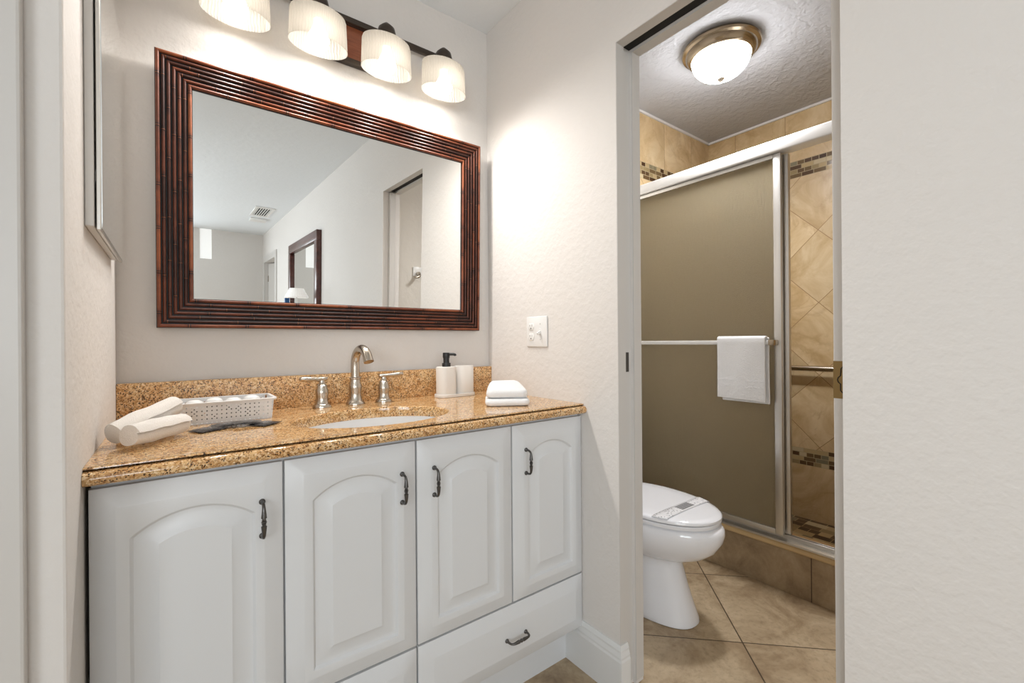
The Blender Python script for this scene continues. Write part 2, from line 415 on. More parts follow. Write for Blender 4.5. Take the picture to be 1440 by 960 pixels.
def sphere(bm, c, r, u=24, v=14, sc=(1, 1, 1)):
    res = bmesh.ops.create_uvsphere(bm, u_segments=u, v_segments=v, radius=r)
    for w in res['verts']: w.co = Vector((w.co.x*sc[0]+c[0], w.co.y*sc[1]+c[1], w.co.z*sc[2]+c[2]))
def rrect(cx, cy, hx, hy, r, z, n=8, rot=0.0):
    out = []
    for qx, qy, a0 in ((1, 1, 0), (-1, 1, 90), (-1, -1, 180), (1, -1, 270)):
        for i in range(n+1):
            a = math.radians(a0 + 90*i/n)
            x = qx*(hx-r) + r*math.cos(a); y = qy*(hy-r) + r*math.sin(a)
            out.append((cx + x*math.cos(rot) - y*math.sin(rot), cy + x*math.sin(rot) + y*math.cos(rot), z))
    return out
def structure(name, bm, mat, smooth=None):
    return finish(bm, name, mat, None, smooth, None, 'structure')
def wobble(bm, amp, scale, seed=0, axis=None):
    from mathutils import noise as nz
    for v in bm.verts:
        d = nz.noise_vector(v.co*scale + Vector((seed*3.1, seed*1.7, seed)))
        v.co += d*amp

# ------------------------------------------------------------------ the shell
ZC, ZCB = 2.44, 2.447
structure('floor', B(-3.02, 1.95, -6.45, 0.12, -0.1, 0.0), M_floor)
structure('ceiling', B(-3.02, 0.06, -6.45, 0.12, ZC, ZC+0.1), M_ceil)
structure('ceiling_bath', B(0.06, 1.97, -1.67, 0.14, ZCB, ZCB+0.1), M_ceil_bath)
structure('wall_back', B(-1.34, 0.0, 0.0, 0.12, 0, ZC), M_wall)
structure('wall_left', B(-1.34, -1.22, -0.705, 0.0, 0, ZC, bev=0.004), M_wall)
bm = bmesh.new()
box(bm, -2.9, -2.20, -0.705, -0.585, 0, ZC); box(bm, -2.20, -1.34, -0.705, -0.585, 2.03, ZC)
structure('wall_alcove', bm, M_wall)
YJ, YE, ZD = -0.712, -1.293, 2.022
bm = bmesh.new()
box(bm, 0.0, 0.036, YJ+0.001, 0.0, 0, ZC); box(bm, 0.036, 0.078, YJ+0.013, 0.0, 0, ZC); box(bm, 0.078, 0.1146, YJ+0.001, 0.0, 0, ZC)
box(bm, 0.0, 0.036, YE, YJ+0.001, ZD+0.001, ZC); box(bm, 0.036, 0.078, YE, YJ+0.013, ZD+0.03, ZC); box(bm, 0.078, 0.1146, YE, YJ+0.001, ZD+0.001, ZC)
box(bm, 0.0, 0.0362, -2.05, YE, 0, ZC); box(bm, 0.080, 0.1146, -2.05, YE, 0, ZC); box(bm, 0.0362, 0.080, -2.05, YE, ZD+0.01, ZC)
box(bm, 0.0, 0.1146, -5.19, -2.05, 0, ZC)
box(bm, 0.0, 0.1146, -6.08, -5.19, 2.0, ZC); box(bm, 0.0, 0.1146, -6.3, -6.08, 0, ZC)
structure('wall_right', bm, M_wall)
bm = bmesh.new()          # far wall of the room behind the camera, with two windows
for x0, x1, z0, z1 in ((-2.9, -2.5, 0, ZC), (-2.5, -1.2, 0, 0.85), (-2.5, -1.2, 2.1, ZC), (-1.2, -0.80, 0, ZC), (-0.80, -0.657, 0, 2.01), (-0.657, 0.12, 0, ZC)):
    box(bm, x0, x1, -6.42, -6.30, z0, z1)
structure('wall_far', bm, M_wall)
bm = bmesh.new()
for y0, y1, z0, z1 in ((-6.42, -4.3, 0, ZC), (-4.3, -2.5, 0, 0.85), (-4.3, -2.5, 2.1, ZC), (-2.5, -0.585, 0, ZC)):
    box(bm, -3.02, -2.9, y0, y1, z0, z1)
structure('wall_side', bm, M_wall)
def window(name, horiz, a0, a1, z0, z1, c0, c1, mull=True):
    bm = bmesh.new(); w = 0.05
    def bb(p0, p1, q0, q1):
        if horiz: box(bm, p0, p1, c0, c1, q0, q1, bev=0.003, seg=1)
        else: box(bm, c0, c1, p0, p1, q0, q1, bev=0.003, seg=1)
    bb(a0, a1, z0, z0+w); bb(a0, a1, z1-w, z1); bb(a0, a0+w, z0+w, z1-w); bb(a1-w, a1, z0+w, z1-w)
    if mull: m = (a0+a1)/2; bb(m-w/2, m+w/2, z0+w, z1-w)
    return structure(name, bm, M_trim)
window('window_1', True, -2.5, -1.2, 0.85, 2.1, -6.40, -6.34)
window('window_2', False, -4.3, -2.5, 0.85, 2.1, -3.0, -2.94)
bm = B(-0.80, -0.657, -6.325, -6.315, 2.01, ZC)
structure('window_3', bm, M_sky)
# bathroom walls
structure('wall_bath_left', B(0.1146, 1.018, 0.0123, 0.13, 0, ZCB), M_wall_bath)
structure('wall_shower_left', B(1.018, 1.97, 0.0123, 0.13, 0, ZCB), M_tile_side)
structure('wall_shower_back', B(1.8455, 1.97, -1.67, 0.0123, 0, ZCB), M_tile_back)
structure('wall_bath_near', B(0.1146, 1.018, -1.67, -1.55, 0, ZCB), M_wall_bath)
structure('wall_shower_near', B(1.018, 1.8455, -1.67, -1.55, 0, ZCB), M_tile_side)
structure('floor_shower', B(1.12, 1.8455, -1.55, 0.0123, 0.0, 0.05), M_pan)
structure('trim_1', B(1.018, 1.138, -1.55, 0.0123, 0.0, 0.188, bev=0.002, seg=1), M_curb)          # shower curb
structure('trim_2', B(1.004, 1.150, -1.55, 0.0123, 0.188, 0.221, bev=0.012, seg=4), M_cap, 40)      # curb cap
bm = bmesh.new(); box(bm, 1.018, 1.8455, 0.002, 0.0123, 2.434, 2.447); box(bm, 1.835, 1.8455, -1.55, 0.0123, 2.434, 2.447)
structure('trim_3', bm, M_caulk)
# pocket-door opening: two jamb strips with a slot between, on the far side and on the head
bm = bmesh.new()
for x0, x1 in ((0.0008, 0.0362), (0.0778, 0.1150)):
    box(bm, x0, x1, YJ-0.0008, YJ+0.002, 0.012, ZD)
    box(bm, x0, x1, YE, YJ+0.002, ZD-0.0008, ZD+0.002)
box(bm, 0.0362, 0.0778, YJ+0.0112, YJ+0.0135, 0.012, ZD+0.025)
structure('door_1', bm, M_trim)
bm = bmesh.new(); box(bm, 0.0365, 0.0775, YE, YJ+0.011, ZD+0.009, ZD+0.0295)
structure('trim_slot_shade', bm, M_black)                                                                    # black fill painting the shade inside the head's track slot
# strike slot on the jamb
bm = B(0.050, 0.064, YJ+0.0095, YJ+0.0118, 1.000, 1.062)
tag(finish(bm, 'strike_plate', M_slot, None, None), 'small dark strike slot in the far jamb of the pocket door opening', 'strike plate')
# pocket door almost fully inside its pocket
pd = thing('pocket_door', 'cream pocket door peeking out of its wall pocket beside the toilet room', 'door', (0.056, -1.65, 0.012))
finish(B(0.0368, 0.0745, -2.03, -1.2655, 0.012, 2.018, bev=0.002, seg=1), 'door_leaf', M_trim, pd)
pl = finish(B(0.0363, 0.0762, -1.322, -1.2652, 0.973, 1.053, bev=0.0005, seg=1), 'latch_plate', M_brass, pd); pl['label'] = 'aged brass pull plate with a dark keyhole cut-out'
bm = bmesh.new()
tube(bm, [(0.0362, -1.2830, 1.041), (0.0362, -1.2795, 1.037), (0.0362, -1.2785, 1.022), (0.0362, -1.2745, 1.018), (0.0362, -1.2730, 1.013), (0.0362, -1.2745, 1.008), (0.0362, -1.2785, 1.004), (0.0362, -1.2785, 0.990), (0.0362, -1.2830, 0.985)], 0.0011, 8)
finish(bm, 'keyhole', M_black, pl)

# baseboards
def baseprof(h): return [(0, 0), (0.015, 0), (0.015, h*0.72), (0.0125, h*0.76), (0.0125, h*0.80), (0.009, h*0.88), (0.009, h*0.92), (0.004, h), (0, h)]
def sweep_base(name, path, h=0.158):
    # path: points on the wall line (x, y), board thickness to the right-hand side of travel
    bm = bmesh.new(); prof = baseprof(h); n = len(path); rings = []
    for i, p in enumerate(path):
        p = Vector(p)
        d0 = (p-Vector(path[i-1])).normalized() if i else None
        d1 = (Vector(path[i+1])-p).normalized() if i < n-1 else None
        if d0 is None: nr = Vector((d1.y, -d1.x)); k = 1
        elif d1 is None: nr = Vector((d0.y, -d0.x)); k = 1
        else:
            n0 = Vector((d0.y, -d0.x)); n1 = Vector((d1.y, -d1.x)); nr = (n0+n1).normalized(); k = 1/max(0.2, nr.dot(n0))
        rings.append([(p.x+nr.x*t*k, p.y+nr.y*t*k, z) for t, z in prof])
    loft(bm, rings, close=True)
    return structure(name, bm, M_base)
sweep_base('baseboard_right', [(0.0, -0.4846), (0.0, YJ-0.001), (0.030, YJ-0.001)])
sweep_base('baseboard_room', [(0.0, YE-0.002), (0.0, -5.1)])
sweep_base('baseboard_left', [(-1.25, -0.705), (-1.22, -0.705), (-1.22, -0.57)])
# left return: door casing and closed closet door
bm = bmesh.new()
box(bm, -1.36, -1.2588, -0.725, -0.705, 0, 2.10, bev=0.004); box(bm, -2.28, -2.18, -0.725, -0.705, 0, 2.10, bev=0.004); box(bm, -2.18, -1.36, -0.725, -0.705, 2.02, 2.10, bev=0.004)
structure('trim_4', bm, M_trim)
structure('door_2', B(-2.18, -1.36, -0.69, -0.655, 0.01, 2.02, bev=0.002, seg=1), M_trim)
# bedroom door at the far end (seen in the mirror)
bm = bmesh.new()
box(bm, -0.015, 0.0, -5.19, -5.09, 0, 2.09, bev=0.003); box(bm, -0.015, 0.0, -6.18, -6.08, 0, 2.09, bev=0.003); box(bm, -0.015, 0.0, -6.08, -5.19, 2.0, 2.09, bev=0.003)
structure('trim_5', bm, M_trim)
bm = bmesh.new()
box(bm, 0.75, 0.80, -6.4, -4.9, 0, 2.3); box(bm, 0.1146, 0.8, -4.95, -4.9, 0, 2.3); box(bm, 0.1146, 0.8, -6.45, -6.4, 0, 2.3); box(bm, 0.1146, 0.8, -6.4, -4.95, 2.25, 2.3)
structure('wall_hall', bm, M_wall)
structure('floor_hall', B(0.1146, 0.8, -6.45, -4.9, -0.1, 0.0), M_floor)
d = thing('bedroom_door', 'white paneled door standing ajar at the far end of the room in the reflection', 'door', (0.06, -6.06, 0), rot=(0, 0, math.radians(-18)))
bm = bmesh.new(); box(bm, -0.02, 0.02, 0.0, 0.80, 0.012, 1.99, bev=0.002, seg=1)
finish(bm, 'door_leaf', M_trim, d)
for z in (0.3, 1.0, 1.72): finish(B(-0.024, 0.0, -0.008, 0.01, z, z+0.09), 'hinge', M_nickel, d, None)

# ------------------------------------------------------------------ vanity cabinet
YD = -0.563     # front plane of the doors
van = thing('vanity_cabinet', 'white vanity cabinet with arched raised panel doors under the granite top', 'cabinet', (-0.61, -0.28, 0))
bm = bmesh.new()
for a in ((-1.212, -1.194, YD+0.024, -0.002, 0.14, 0.853), (-0.022, -0.004, YD+0.024, -0.002, 0.14, 0.853), (-1.194, -0.022, -0.014, -0.002, 0.14, 0.853), (-1.194, -0.022, YD+0.024, -0.014, 0.14, 0.158), (-1.194, -0.022, YD+0.024, YD+0.042, 0.158, 0.853)): box(bm, *a)
finish(bm, 'body', M_cab, van, None)
bm = bmesh.new(); box(bm, -1.212, -0.004, -0.485, -0.47, 0.0, 0.14)
finish(bm, 'toe_kick', M_cab, van, None)
def arch_loop(x0, x1, z0, z1, zr, n=24, k=6):
    # rectangle with an arched top: side height z1, crown zr
    w = (x1-x0)/2; h = max(zr-z1, 1e-5); r = (w*w+h*h)/(2*h); cx = (x0+x1)/2; cz = zr-r
    pts = [(x0 + (x1-x0)*i/k, z0) for i in range(k)]
    pts += [(x1, z0 + (z1-z0)*i/k) for i in range(k)]
    a = math.asin(min(1, w/r))
    pts += [(cx + r*math.sin(a*(1-2*i/n)), cz + r*math.cos(a*(1-2*i/n))) for i in range(n)]
    pts += [(x0, z1 + (z0-z1)*i/k) for i in range(k)]
    return pts
def rect_loop(x0, x1, z0, z1, n=24, k=6):
    return ([(x0 + (x1-x0)*i/k, z0) for i in range(k)] + [(x1, z0 + (z1-z0)*i/k) for i in range(k)] +
            [(x1 + (x0-x1)*i/n, z1) for i in range(n)] + [(x0, z1 + (z0-z1)*i/k) for i in range(k)])
def panel_front(x0, x1, z0, z1, arched):
    bm = bmesh.new(); L = []
    add = lambda pts, h: L.append([(x, YD-h+0.008, z) for x, z in pts])
    R_ = lambda d: rect_loop(x0+d, x1-d, z0+d, z1-d)
    add(R_(0), -0.014); add(R_(0), -0.001); add(R_(0.0015), 0.0)
    if arched:
        add(R_(0.028), 0.0060); add(R_(0.035), 0.0092); add(R_(0.0362), 0.0094)
        ax0, ax1, az0, az1, azr = x0+0.052, x1-0.050, z0+0.050, z1-0.094, z1-0.056
        def A(d):
            w = (ax1-ax0)/2; h = azr-az1; r = (w*w+h*h)/(2*h); cz = azr-r; rr = r-d; ww = w-d
            return arch_loop(ax0+d, ax1-d, az0+d, cz+math.sqrt(rr*rr-ww*ww), azr-d)
        add(A(0), 0.0094); add(A(0.002), 0.0088); add(A(0.0045), 0.0055); add(A(0.007), 0.0026); add(A(0.010), 0.0020); add(A(0.016), 0.0024)
        add(A(0.034), 0.0058); add(A(0.042), 0.0094); add(A(0.0435), 0.0102); add(A(0.0455), 0.0102)
    else:
        add(R_(0.031), 0.0066); add(R_(0.039), 0.0100); add(R_(0.0405), 0.0102)
    loft(bm, L, cap0=True, cap1=True)
    return bm
def pull(parent, cx, cz, vertical=True, ln=0.070):
    y0 = YD-0.0005; bm = bmesh.new(); pts = []; rad = []
    h = ln/2; N = 28
    base = [(-h, 0.0), (-h, 0.010), (-h*0.985, 0.017), (-h*0.93, 0.0225), (-h*0.8, 0.0255)]
    prof = [0.0042, 0.0034, 0.0030, 0.0030, 0.0033]
    path = base[:]
    mids = [(-0.62, 0.0040), (-0.42, 0.0048), (-0.24, 0.0054), (-0.20, 0.0034), (-0.13, 0.0034), (-0.10, 0.0048), (-0.06, 0.0036), (0, 0.0056)]
    for t, r in mids: path.append((t*h, 0.0265)); prof.append(r)
    for t, r in reversed(mids[:-1]): path.append((-t*h, 0.0265)); prof.append(r)
    for (t, o), r in zip(reversed(base), reversed(prof[:5])): path.append((-t, o)); prof.append(r)
    for t, o in path: pts.append((cx, y0-o, cz+t) if vertical else (cx+t, y0-o, cz))
    tube(bm, pts, prof, 12)
    for t in (-h, h):
        c = (cx, y0-0.003, cz+t) if vertical else (cx+t, y0-0.003, cz)
        sphere(bm, c, 0.0062, 14, 8, (1, 0.7, 1))
    return finish(bm, 'handle', M_pewter, parent, 50)
doors = [(-1.2138, -0.9110, 'R'), (-0.9065, -0.6050, 'R'), (-0.6000, -0.2985, 'L'), (-0.2935, -0.0040, 'L')]
for x0, x1, side in doors:
    dd = finish(panel_front(x0, x1, 0.3245, 0.8475, True), 'door', M_cab, van, 28)
    hx = x1-0.040 if side == 'R' else x0+0.043
    pull(dd, hx, 0.738)
for x0, x1 in ((-1.2138, -0.6050), (-0.6000, -0.0040)):
    dd = finish(panel_front(x0, x1, 0.1415, 0.3185, False), 'drawer', M_cab, van, 28)
    pull(dd, (x0+x1)/2+0.010, 0.228, False)

# ------------------------------------------------------------------ countertop, sink, faucet
ZT = 0.889
SX, SY, SA, SB = -0.632, -0.352, 0.218, 0.158
ct = thing('countertop', 'golden speckled granite countertop with ogee edge and low backsplash', 'countertop', (-0.61, -0.28, 0.856))
def counter():
    bm = bmesh.new(); n = 64
    X0, X1, Y0, Y1 = -1.2195, -0.0005, -0.560, -0.002
    def outer(i):
        a = 2*PI*i/n; c, s = math.cos(a), math.sin(a)
        # ray from sink centre to the rectangle border
        tx = ((X1-SX)/c if c > 1e-9 else (X0-SX)/c if c < -1e-9 else 1e9); ty = ((Y1-SY)/s if s > 1e-9 else (Y0-SY)/s if s < -1e-9 else 1e9)
        t = min(tx, ty); return (SX+c*t, SY+s*t)
    out = [outer(i) for i in range(n)]
    # snap the nearest ray to each corner
    for cxy in ((X0, Y0), (X1, Y0), (X1, Y1), (X0, Y1)):
        j = min(range(n), key=lambda i: (out[i][0]-cxy[0])**2+(out[i][1]-cxy[1])**2); out[j] = cxy
    ell = lambda k: [(SX+SA*k*math.cos(2*PI*i/n), SY+SB*k*math.sin(2*PI*i/n)) for i in range(n)]
    zb = 0.857
    L = [[(x, y, zb) for x, y in out], [(x, y, ZT) for x, y in out], [(x, y, ZT) for x, y in ell(1.018)], [(x, y, ZT-0.002) for x, y in ell(1.004)], [(x, y, ZT-0.005) for x, y in ell(1.0)], [(x, y, zb) for x, y in ell(1.0)]]
    vr = loft(bm, L, cap0=False, cap1=False)
    a, b = vr[-1], vr[0]
    for i in range(n): bm.faces.new((a[i], a[(i+1) % n], b[(i+1) % n], b[i]))
    # moulded front edge: small step, then a bullnose
    prof = [(-0.558, ZT), (-0.5625, ZT), (-0.5645, ZT-0.0015), (-0.5648, ZT-0.0036), (-0.5600, ZT-0.0050), (-0.5600, ZT-0.0066), (-0.5655, ZT-0.0076)]
    for i in range(9):
        a_ = PI/2*1.0 - PI*i/8; prof.append((-0.5672-0.0115*math.cos(a_), ZT-0.0195+0.0120*math.sin(a_)))
    prof += [(-0.5640, zb), (-0.555, zb)]
    loft(bm, [[(x, y, z) for y, z in prof] for x in (X0, X1)], close=True)
    return bm
finish(counter(), 'slab', M_granite, ct, 30)
finish(B(-1.2195, -0.0005, -0.022, -0.0005, ZT, 0.993, bev=0.002, seg=2), 'backsplash', M_granite_splash, ct, 40)
bm = bmesh.new(); prof = []
for i in range(13):
    a = PI/2*i/12; prof.append((math.cos(a)**0.75 if i < 12 else 0.07, -0.135*math.sin(a)**0.9))
n = 64; rings = [[(SX+(SA+0.022)*math.cos(2*PI*i/n), SY+(SB+0.022)*math.sin(2*PI*i/n), 0.8568) for i in range(n)]]
for k, z in prof: rings.append([(SX+(SA+0.004)*k*math.cos(2*PI*i/n), SY+(SB+0.004)*k*math.sin(2*PI*i/n), 0.8565+z) for i in range(n)])
loft(bm, rings, cap0=False, cap1=False)
sk = thing('sink', 'oval white undermount sink basin set into the granite', 'sink', (SX, SY, 0.72))
link(bm, 'basin', M_sink, sk, 60)
bm = bmesh.new(); lathe(bm, [(0.022, 0.7205), (0.022, 0.7235), (0.016, 0.7245), (0.0, 0.7225)], SX, SY, 28, True)
finish(bm, 'drain', M_nickel, sk)

FY = -0.078
fc = thing('faucet', 'brushed nickel widespread faucet with gooseneck spout and two lever handles', 'faucet', (-0.603, FY, ZT))
def vase(z0, s, h):
    return [(0.024*s, z0), (0.0245*s, z0+0.004), (0.0225*s, z0+0.010*1), (0.0185*s, z0+h*0.17), (0.0175*s, z0+h*0.2), (0.0150*s, z0+h*0.36), (0.0152*s, z0+h*0.5), (0.0168*s, z0+h*0.66), (0.0165*s, z0+h*0.78), (0.0140*s, z0+h*0.88), (0.0135*s, z0+h)]
bm = bmesh.new(); fx = -0.603
pr_ = vase(ZT, 1.30, 0.085); lathe(bm, pr_ + [(0.0190, ZT+0.086), (0.0194, ZT+0.092), (0.0165, ZT+0.094)], fx, FY, 32, True, True)
path = [(fx, FY, ZT+0.09)]; rad = [0.0152]
for i in range(5): path.append((fx, FY, ZT+0.10+0.008*i)); rad.append(0.0148)
dirx, diry = 0.16, -0.987
for i in range(1, 17):
    a = PI*0.86*i/16; rr = 0.046
    h = rr*(1-math.cos(a)); path.append((fx+dirx*h, FY+diry*h, ZT+0.137+0.052*math.sin(a))); rad.append(0.0144 + 0.0012*max(0, (i-8)/8))
e = path[-1]; path.append((e[0]+dirx*0.006, e[1]+diry*0.006, e[2]-0.012)); rad.append(0.0166)
tube(bm, path, rad, 20)
finish(bm, 'spout', M_nickel, fc, 40)
for hx, sgn in ((-0.7115, -1), (-0.505, 1)):
    bm = bmesh.new()
    lathe(bm, vase(ZT, 1.2, 0.072) + [(0.012, ZT+0.076), (0.0095, ZT+0.080), (0.0095, ZT+0.090), (0.0, ZT+0.092)], hx, FY-0.004, 28, True)
    hb = finish(bm, 'handle', M_nickel, fc, 40)
    bm = bmesh.new(); zl = ZT+0.093
    pts = [(hx-sgn*0.016, FY-0.004, zl), (hx-sgn*0.010, FY-0.004, zl), (hx, FY-0.005, zl), (hx+sgn*0.018, FY-0.008, zl+0.001), (hx+sgn*0.034, FY-0.010, zl+0.002), (hx+sgn*0.052, FY-0.012, zl+0.003), (hx+sgn*0.066, FY-0.014, zl+0.004), (hx+sgn*0.069, FY-0.0145, zl+0.004)]
    tube(bm, pts, [0.0060, 0.0080, 0.0085, 0.0072, 0.0088, 0.0098, 0.0082, 0.0045], 14, True, (1.15, 0.85))
    finish(bm, 'lever', M_nickel, hb, 50)

# ------------------------------------------------------------------ wall mirror with bamboo frame
TILT = 0.0255
wm = thing('wall_mirror', 'large wall mirror in a dark ribbed bamboo frame above the sink', 'mirror', (-0.6, -0.004, 1.146), rot=(TILT, 0, 0))
MW, MH = 1.067, 0.772; NR, PITCH = 7, 0.0122; FW = NR*PITCH
def frame_rail(length, seed):
    # local: s along the rail 0..length, v inward 0..FW, h out of the wall; mitred ends
    rnd = random.Random(seed); bm = bmesh.new(); lay = bm.verts.layers.float.new('tone')
    for k in range(NR):
        vc = (k+0.5)*PITCH; r = PITCH*(0.34 if 0 < k < NR-1 else 0.39); hc = 0.0240 - 0.0012*k
        nodes = []; s = rnd.uniform(0.02, 0.14)
        while s < length: nodes.append(s); s += rnd.uniform(0.11, 0.17)
        st = []
        for nd in nodes: st += [nd-0.016, nd-0.0050, nd-0.0030, nd-0.0012, nd, nd+0.0012, nd+0.0030, nd+0.0050, nd+0.022]
        st = [None] + sorted(x for x in st if vc+0.005 < x < length-vc-0.005) + ['e']
        base = rnd.uniform(0.30, 0.46) if 0 < k < NR-1 else 0.56
        tone = base; prev = None; seg = 10; nxt = 0
        for x in st:
            pos = vc if x is None else (length-vc if x == 'e' else x)
            near = min([abs(pos-nd) for nd in nodes] or [1])
            sc = 1.0 + (0.09 if near < 0.0005 else 0.03 if near < 0.002 else 0.0)
            while nxt < len(nodes) and nodes[nxt] <= pos: tone = base + rnd.uniform(-0.14, 0.10); nxt += 1
            ring = []
            for i in range(seg+1):
                a = PI*i/seg; dv = -math.cos(a)*r*sc; dh = math.sin(a)*r*1.25*sc
                p = pos
                if x is None: p = pos+dv
                if x == 'e': p = pos-dv
                v = bm.verts.new((p, vc+dv, hc+dh))
                v[lay] = 0.85 if near < 0.0005 else (0.12 if 0.001 < near < 0.004 else tone*(0.8 if near < 0.006 else 1.0))
                ring.append(v)
            if prev:
                for i in range(seg): bm.faces.new((prev[i], ring[i], ring[i+1], prev[i+1]))
            prev = ring
    for v0, v1 in ((0, FW),):
        q = [bm.verts.new(p) for p in ((v0, v0, 0), (length-v0, v0, 0), (length-v1, v1, 0), (v1, v1, 0), (v0, v0, 0.0226), (length-v0, v0, 0.0226), (length-v1, v1, 0.0145), (v1, v1, 0.0145))]
        for f in ((0, 1, 2, 3), (4, 5, 6, 7), (0, 1, 5, 4), (1, 2, 6, 5), (2, 3, 7, 6), (3, 0, 4, 7)): bm.faces.new([q[i] for i in f])
        for w in q: w[lay] = -0.2
    return bm
W2 = MW/2
rails = [(MW, lambda s, v: (-W2+s, v), 1), (MH, lambda s, v: (W2-v, s), 2), (MW, lambda s, v: (W2-s, MH-v), 3), (MH, lambda s, v: (-W2+v, MH-s), 4)]
for ln, fn, sd in rails:
    bm = frame_rail(ln, sd*11)
    for v in bm.verts:
        x, z = fn(v.co.x, v.co.y); v.co = Vector((x, -v.co.z, z))
    finish(bm, 'frame_rail', M_bamboo, wm, 40)
g = FW-0.002
finish(B(-W2+g, W2-g, -0.012, -0.004, g, MH-g), 'mirror_glass', M_glassmirror, wm, None)

# ------------------------------------------------------------------ vanity light
vl = thing('vanity_light', 'four-light bronze vanity fixture with ribbed glass shades above the bamboo mirror', 'light fixture', (-0.605, 0.0, 2.15))
bm = bmesh.new()
for x0, x1, z0, z1 in ((-0.70, -0.51, 2.083, 2.103), (-0.70, -0.51, 2.217, 2.237), (-0.70, -0.682, 2.103, 2.217), (-0.528, -0.51, 2.103, 2.217)):
    box(bm, x0, x1, -0.024, 0.0, z0, z1, bev=0.004)
finish(bm, 'backplate', M_bronze, vl, 40)
finish(B(-0.683, -0.527, -0.016, 0.0, 2.102, 2.218), 'wood_panel', M_plate, vl, None)
bm = bmesh.new(); box(bm, -0.975, -0.235, -0.038, -0.020, 2.217, 2.237, bev=0.003); finish(bm, 'bar', M_bronze, vl, 40)
SZ0, SZ1, SR, SYY = 2.053, 2.160, 0.082, -0.100
for sx in (-0.945, -0.718, -0.4915, -0.266):
    bm = bmesh.new()
    lathe(bm, [(SR+0.002, SZ0), (SR+0.001, SZ0+0.03), (SR, SZ0+0.06), (SR-0.001, SZ1-0.014), (SR-0.004, SZ1-0.005), (SR-0.010, SZ1-0.001), (SR-0.02, SZ1), (0.016, SZ1)], sx, SYY, 72, sx=1.06, sy=0.70)
    o = finish(bm, 'shade', M_shade, vl, 60)
    me = o.data; off = Vector((sx, SYY, 2.1)) - world_of(vl)
    me.transform(Matrix.Translation(-off)); o.location = off
    bm = bmesh.new()
    lathe(bm, [(0.0, SZ0-0.008), (0.012, SZ0-0.0065), (0.022, SZ0-0.001), (0.029, SZ0+0.009), (0.0315, SZ0+0.022), (0.029, SZ0+0.036), (0.021, SZ0+0.052), (0.0145, SZ0+0.066), (0.0135, SZ0+0.085)], sx, SYY, 28)
    finish(bm, 'bulb', M_bulb, vl, 60)
    ld = bpy.data.lights.new('bulb_light', 'SPOT'); ld.energy = SPOT; ld.color = (1.0, 0.965, 0.925); ld.spot_size = math.radians(172); ld.spot_blend = 1.0; ld.shadow_soft_size = 0.02
    lo = bpy.data.objects.new('bulb_light', ld); COL.objects.link(lo); lo.parent = vl; lo.location = Vector((sx, SYY-0.004, SZ0-0.030)) - world_of(vl); lo.rotation_euler = (math.radians(-16), 0, 0)
    bm = bmesh.new()
    lathe(bm, [(0.0145, SZ0+0.083), (0.0165, SZ0+0.085), (0.0165, SZ1), (0.030, SZ1+0.001), (0.033, SZ1+0.006), (0.0325, SZ1+0.024), (0.028, SZ1+0.042), (0.016, SZ1+0.054), (0.007, SZ1+0.062), (0.0, SZ1+0.064)], sx, SYY, 28)
    finish(bm, 'finial', M_bronze, vl, 40)
    bm = bmesh.new()
    tube(bm, [(sx, -0.030, 2.227), (sx, -0.055, 2.229), (sx, -0.078, 2.220), (sx, SYY+0.010, 2.205), (sx, SYY+0.004, 2.195)], 0.006, 12)
    finish(bm, 'arm', M_bronze, vl, 50)

# ------------------------------------------------------------------ medicine cabinet
mc = thing('medicine_cabinet', 'recessed medicine cabinet with a frameless mirrored door on the left wall', 'cabinet', (-1.215, -0.31, 1.30))
bm = bmesh.new(); box(bm, -1.2198, -1.207, -0.524, -0.112, 1.312, 1.868, bev=0.0015, seg=1); finish(bm, 'case', M_alumw, mc, None)
bm = bmesh.new()
box(bm, -1.2045, -1.1985, -0.520, -0.108, 1.308, 1.866, bev=0.001, seg=1)
md = finish(bm, 'door', M_alum, mc, None)
finish(B(-1.1984, -1.1970, -0.512, -0.109, 1.312, 1.864), 'mirror_pane', M_glassmirror, md, None)
for z in (1.40, 1.76): finish(B(-1.2075, -1.2043, -0.50, -0.494, z, z+0.02), 'hinge', M_alum, mc, None)

# ------------------------------------------------------------------ switch and outlet plate
sp = thing('switch_plate', 'white combination plate with two sockets and a toggle switch on the right wall', 'switch plate', (0.0, -0.329, 1.136))
bm = bmesh.new(); box(bm, -0.0065, 0.0, -0.3885, -0.2700, 1.0775, 1.1935, bev=0.004, seg=3); finish(bm, 'plate', M_plastic, sp, 40)
yo, ysw = -0.3005, -0.3525
for zc in (1.116, 1.155):
    bm = bmesh.new(); rings = []
    for x, k in ((-0.0060, 1.0), (-0.0082, 1.0), (-0.0088, 0.94)):
        ring = []
        for i in range(32):
            a = 2*PI*i/32; yy = 0.0165*k*math.cos(a); zz = max(-0.0135*k, min(0.0135*k, 0.0165*k*math.sin(a))); ring.append((x, yo+yy, zc+zz))
        rings.append(ring)
    loft(bm, rings)
    rc = finish(bm, 'receptacle', M_plastic, sp, 40)
    bm = bmesh.new(); box(bm, -0.0091, -0.0085, yo-0.0072, yo-0.0052, zc, zc+0.008); box(bm, -0.0091, -0.0085, yo+0.0050, yo+0.0070, zc+0.001, zc+0.007)
    lathe2 = bmesh.ops.create_uvsphere(bm, u_segments=12, v_segments=8, radius=0.0028)
    for v in lathe2['verts']: v.co = Vector((-0.0088+v.co.x*0.1, yo+v.co.y, zc-0.0065+v.co.z))
    finish(bm, 'slots', M_slot, rc, None)
bm = bmesh.new(); box(bm, -0.0085, -0.006, ysw-0.0055, ysw+0.0055, 1.123, 1.148, bev=0.001, seg=1)
rot = Matrix.Rotation(math.radians(-28), 4, 'Y')
b2 = bmesh.new(); box(b2, -0.016, 0.002, -0.0042, 0.0042, -0.0045, 0.0045, bev=0.0012)
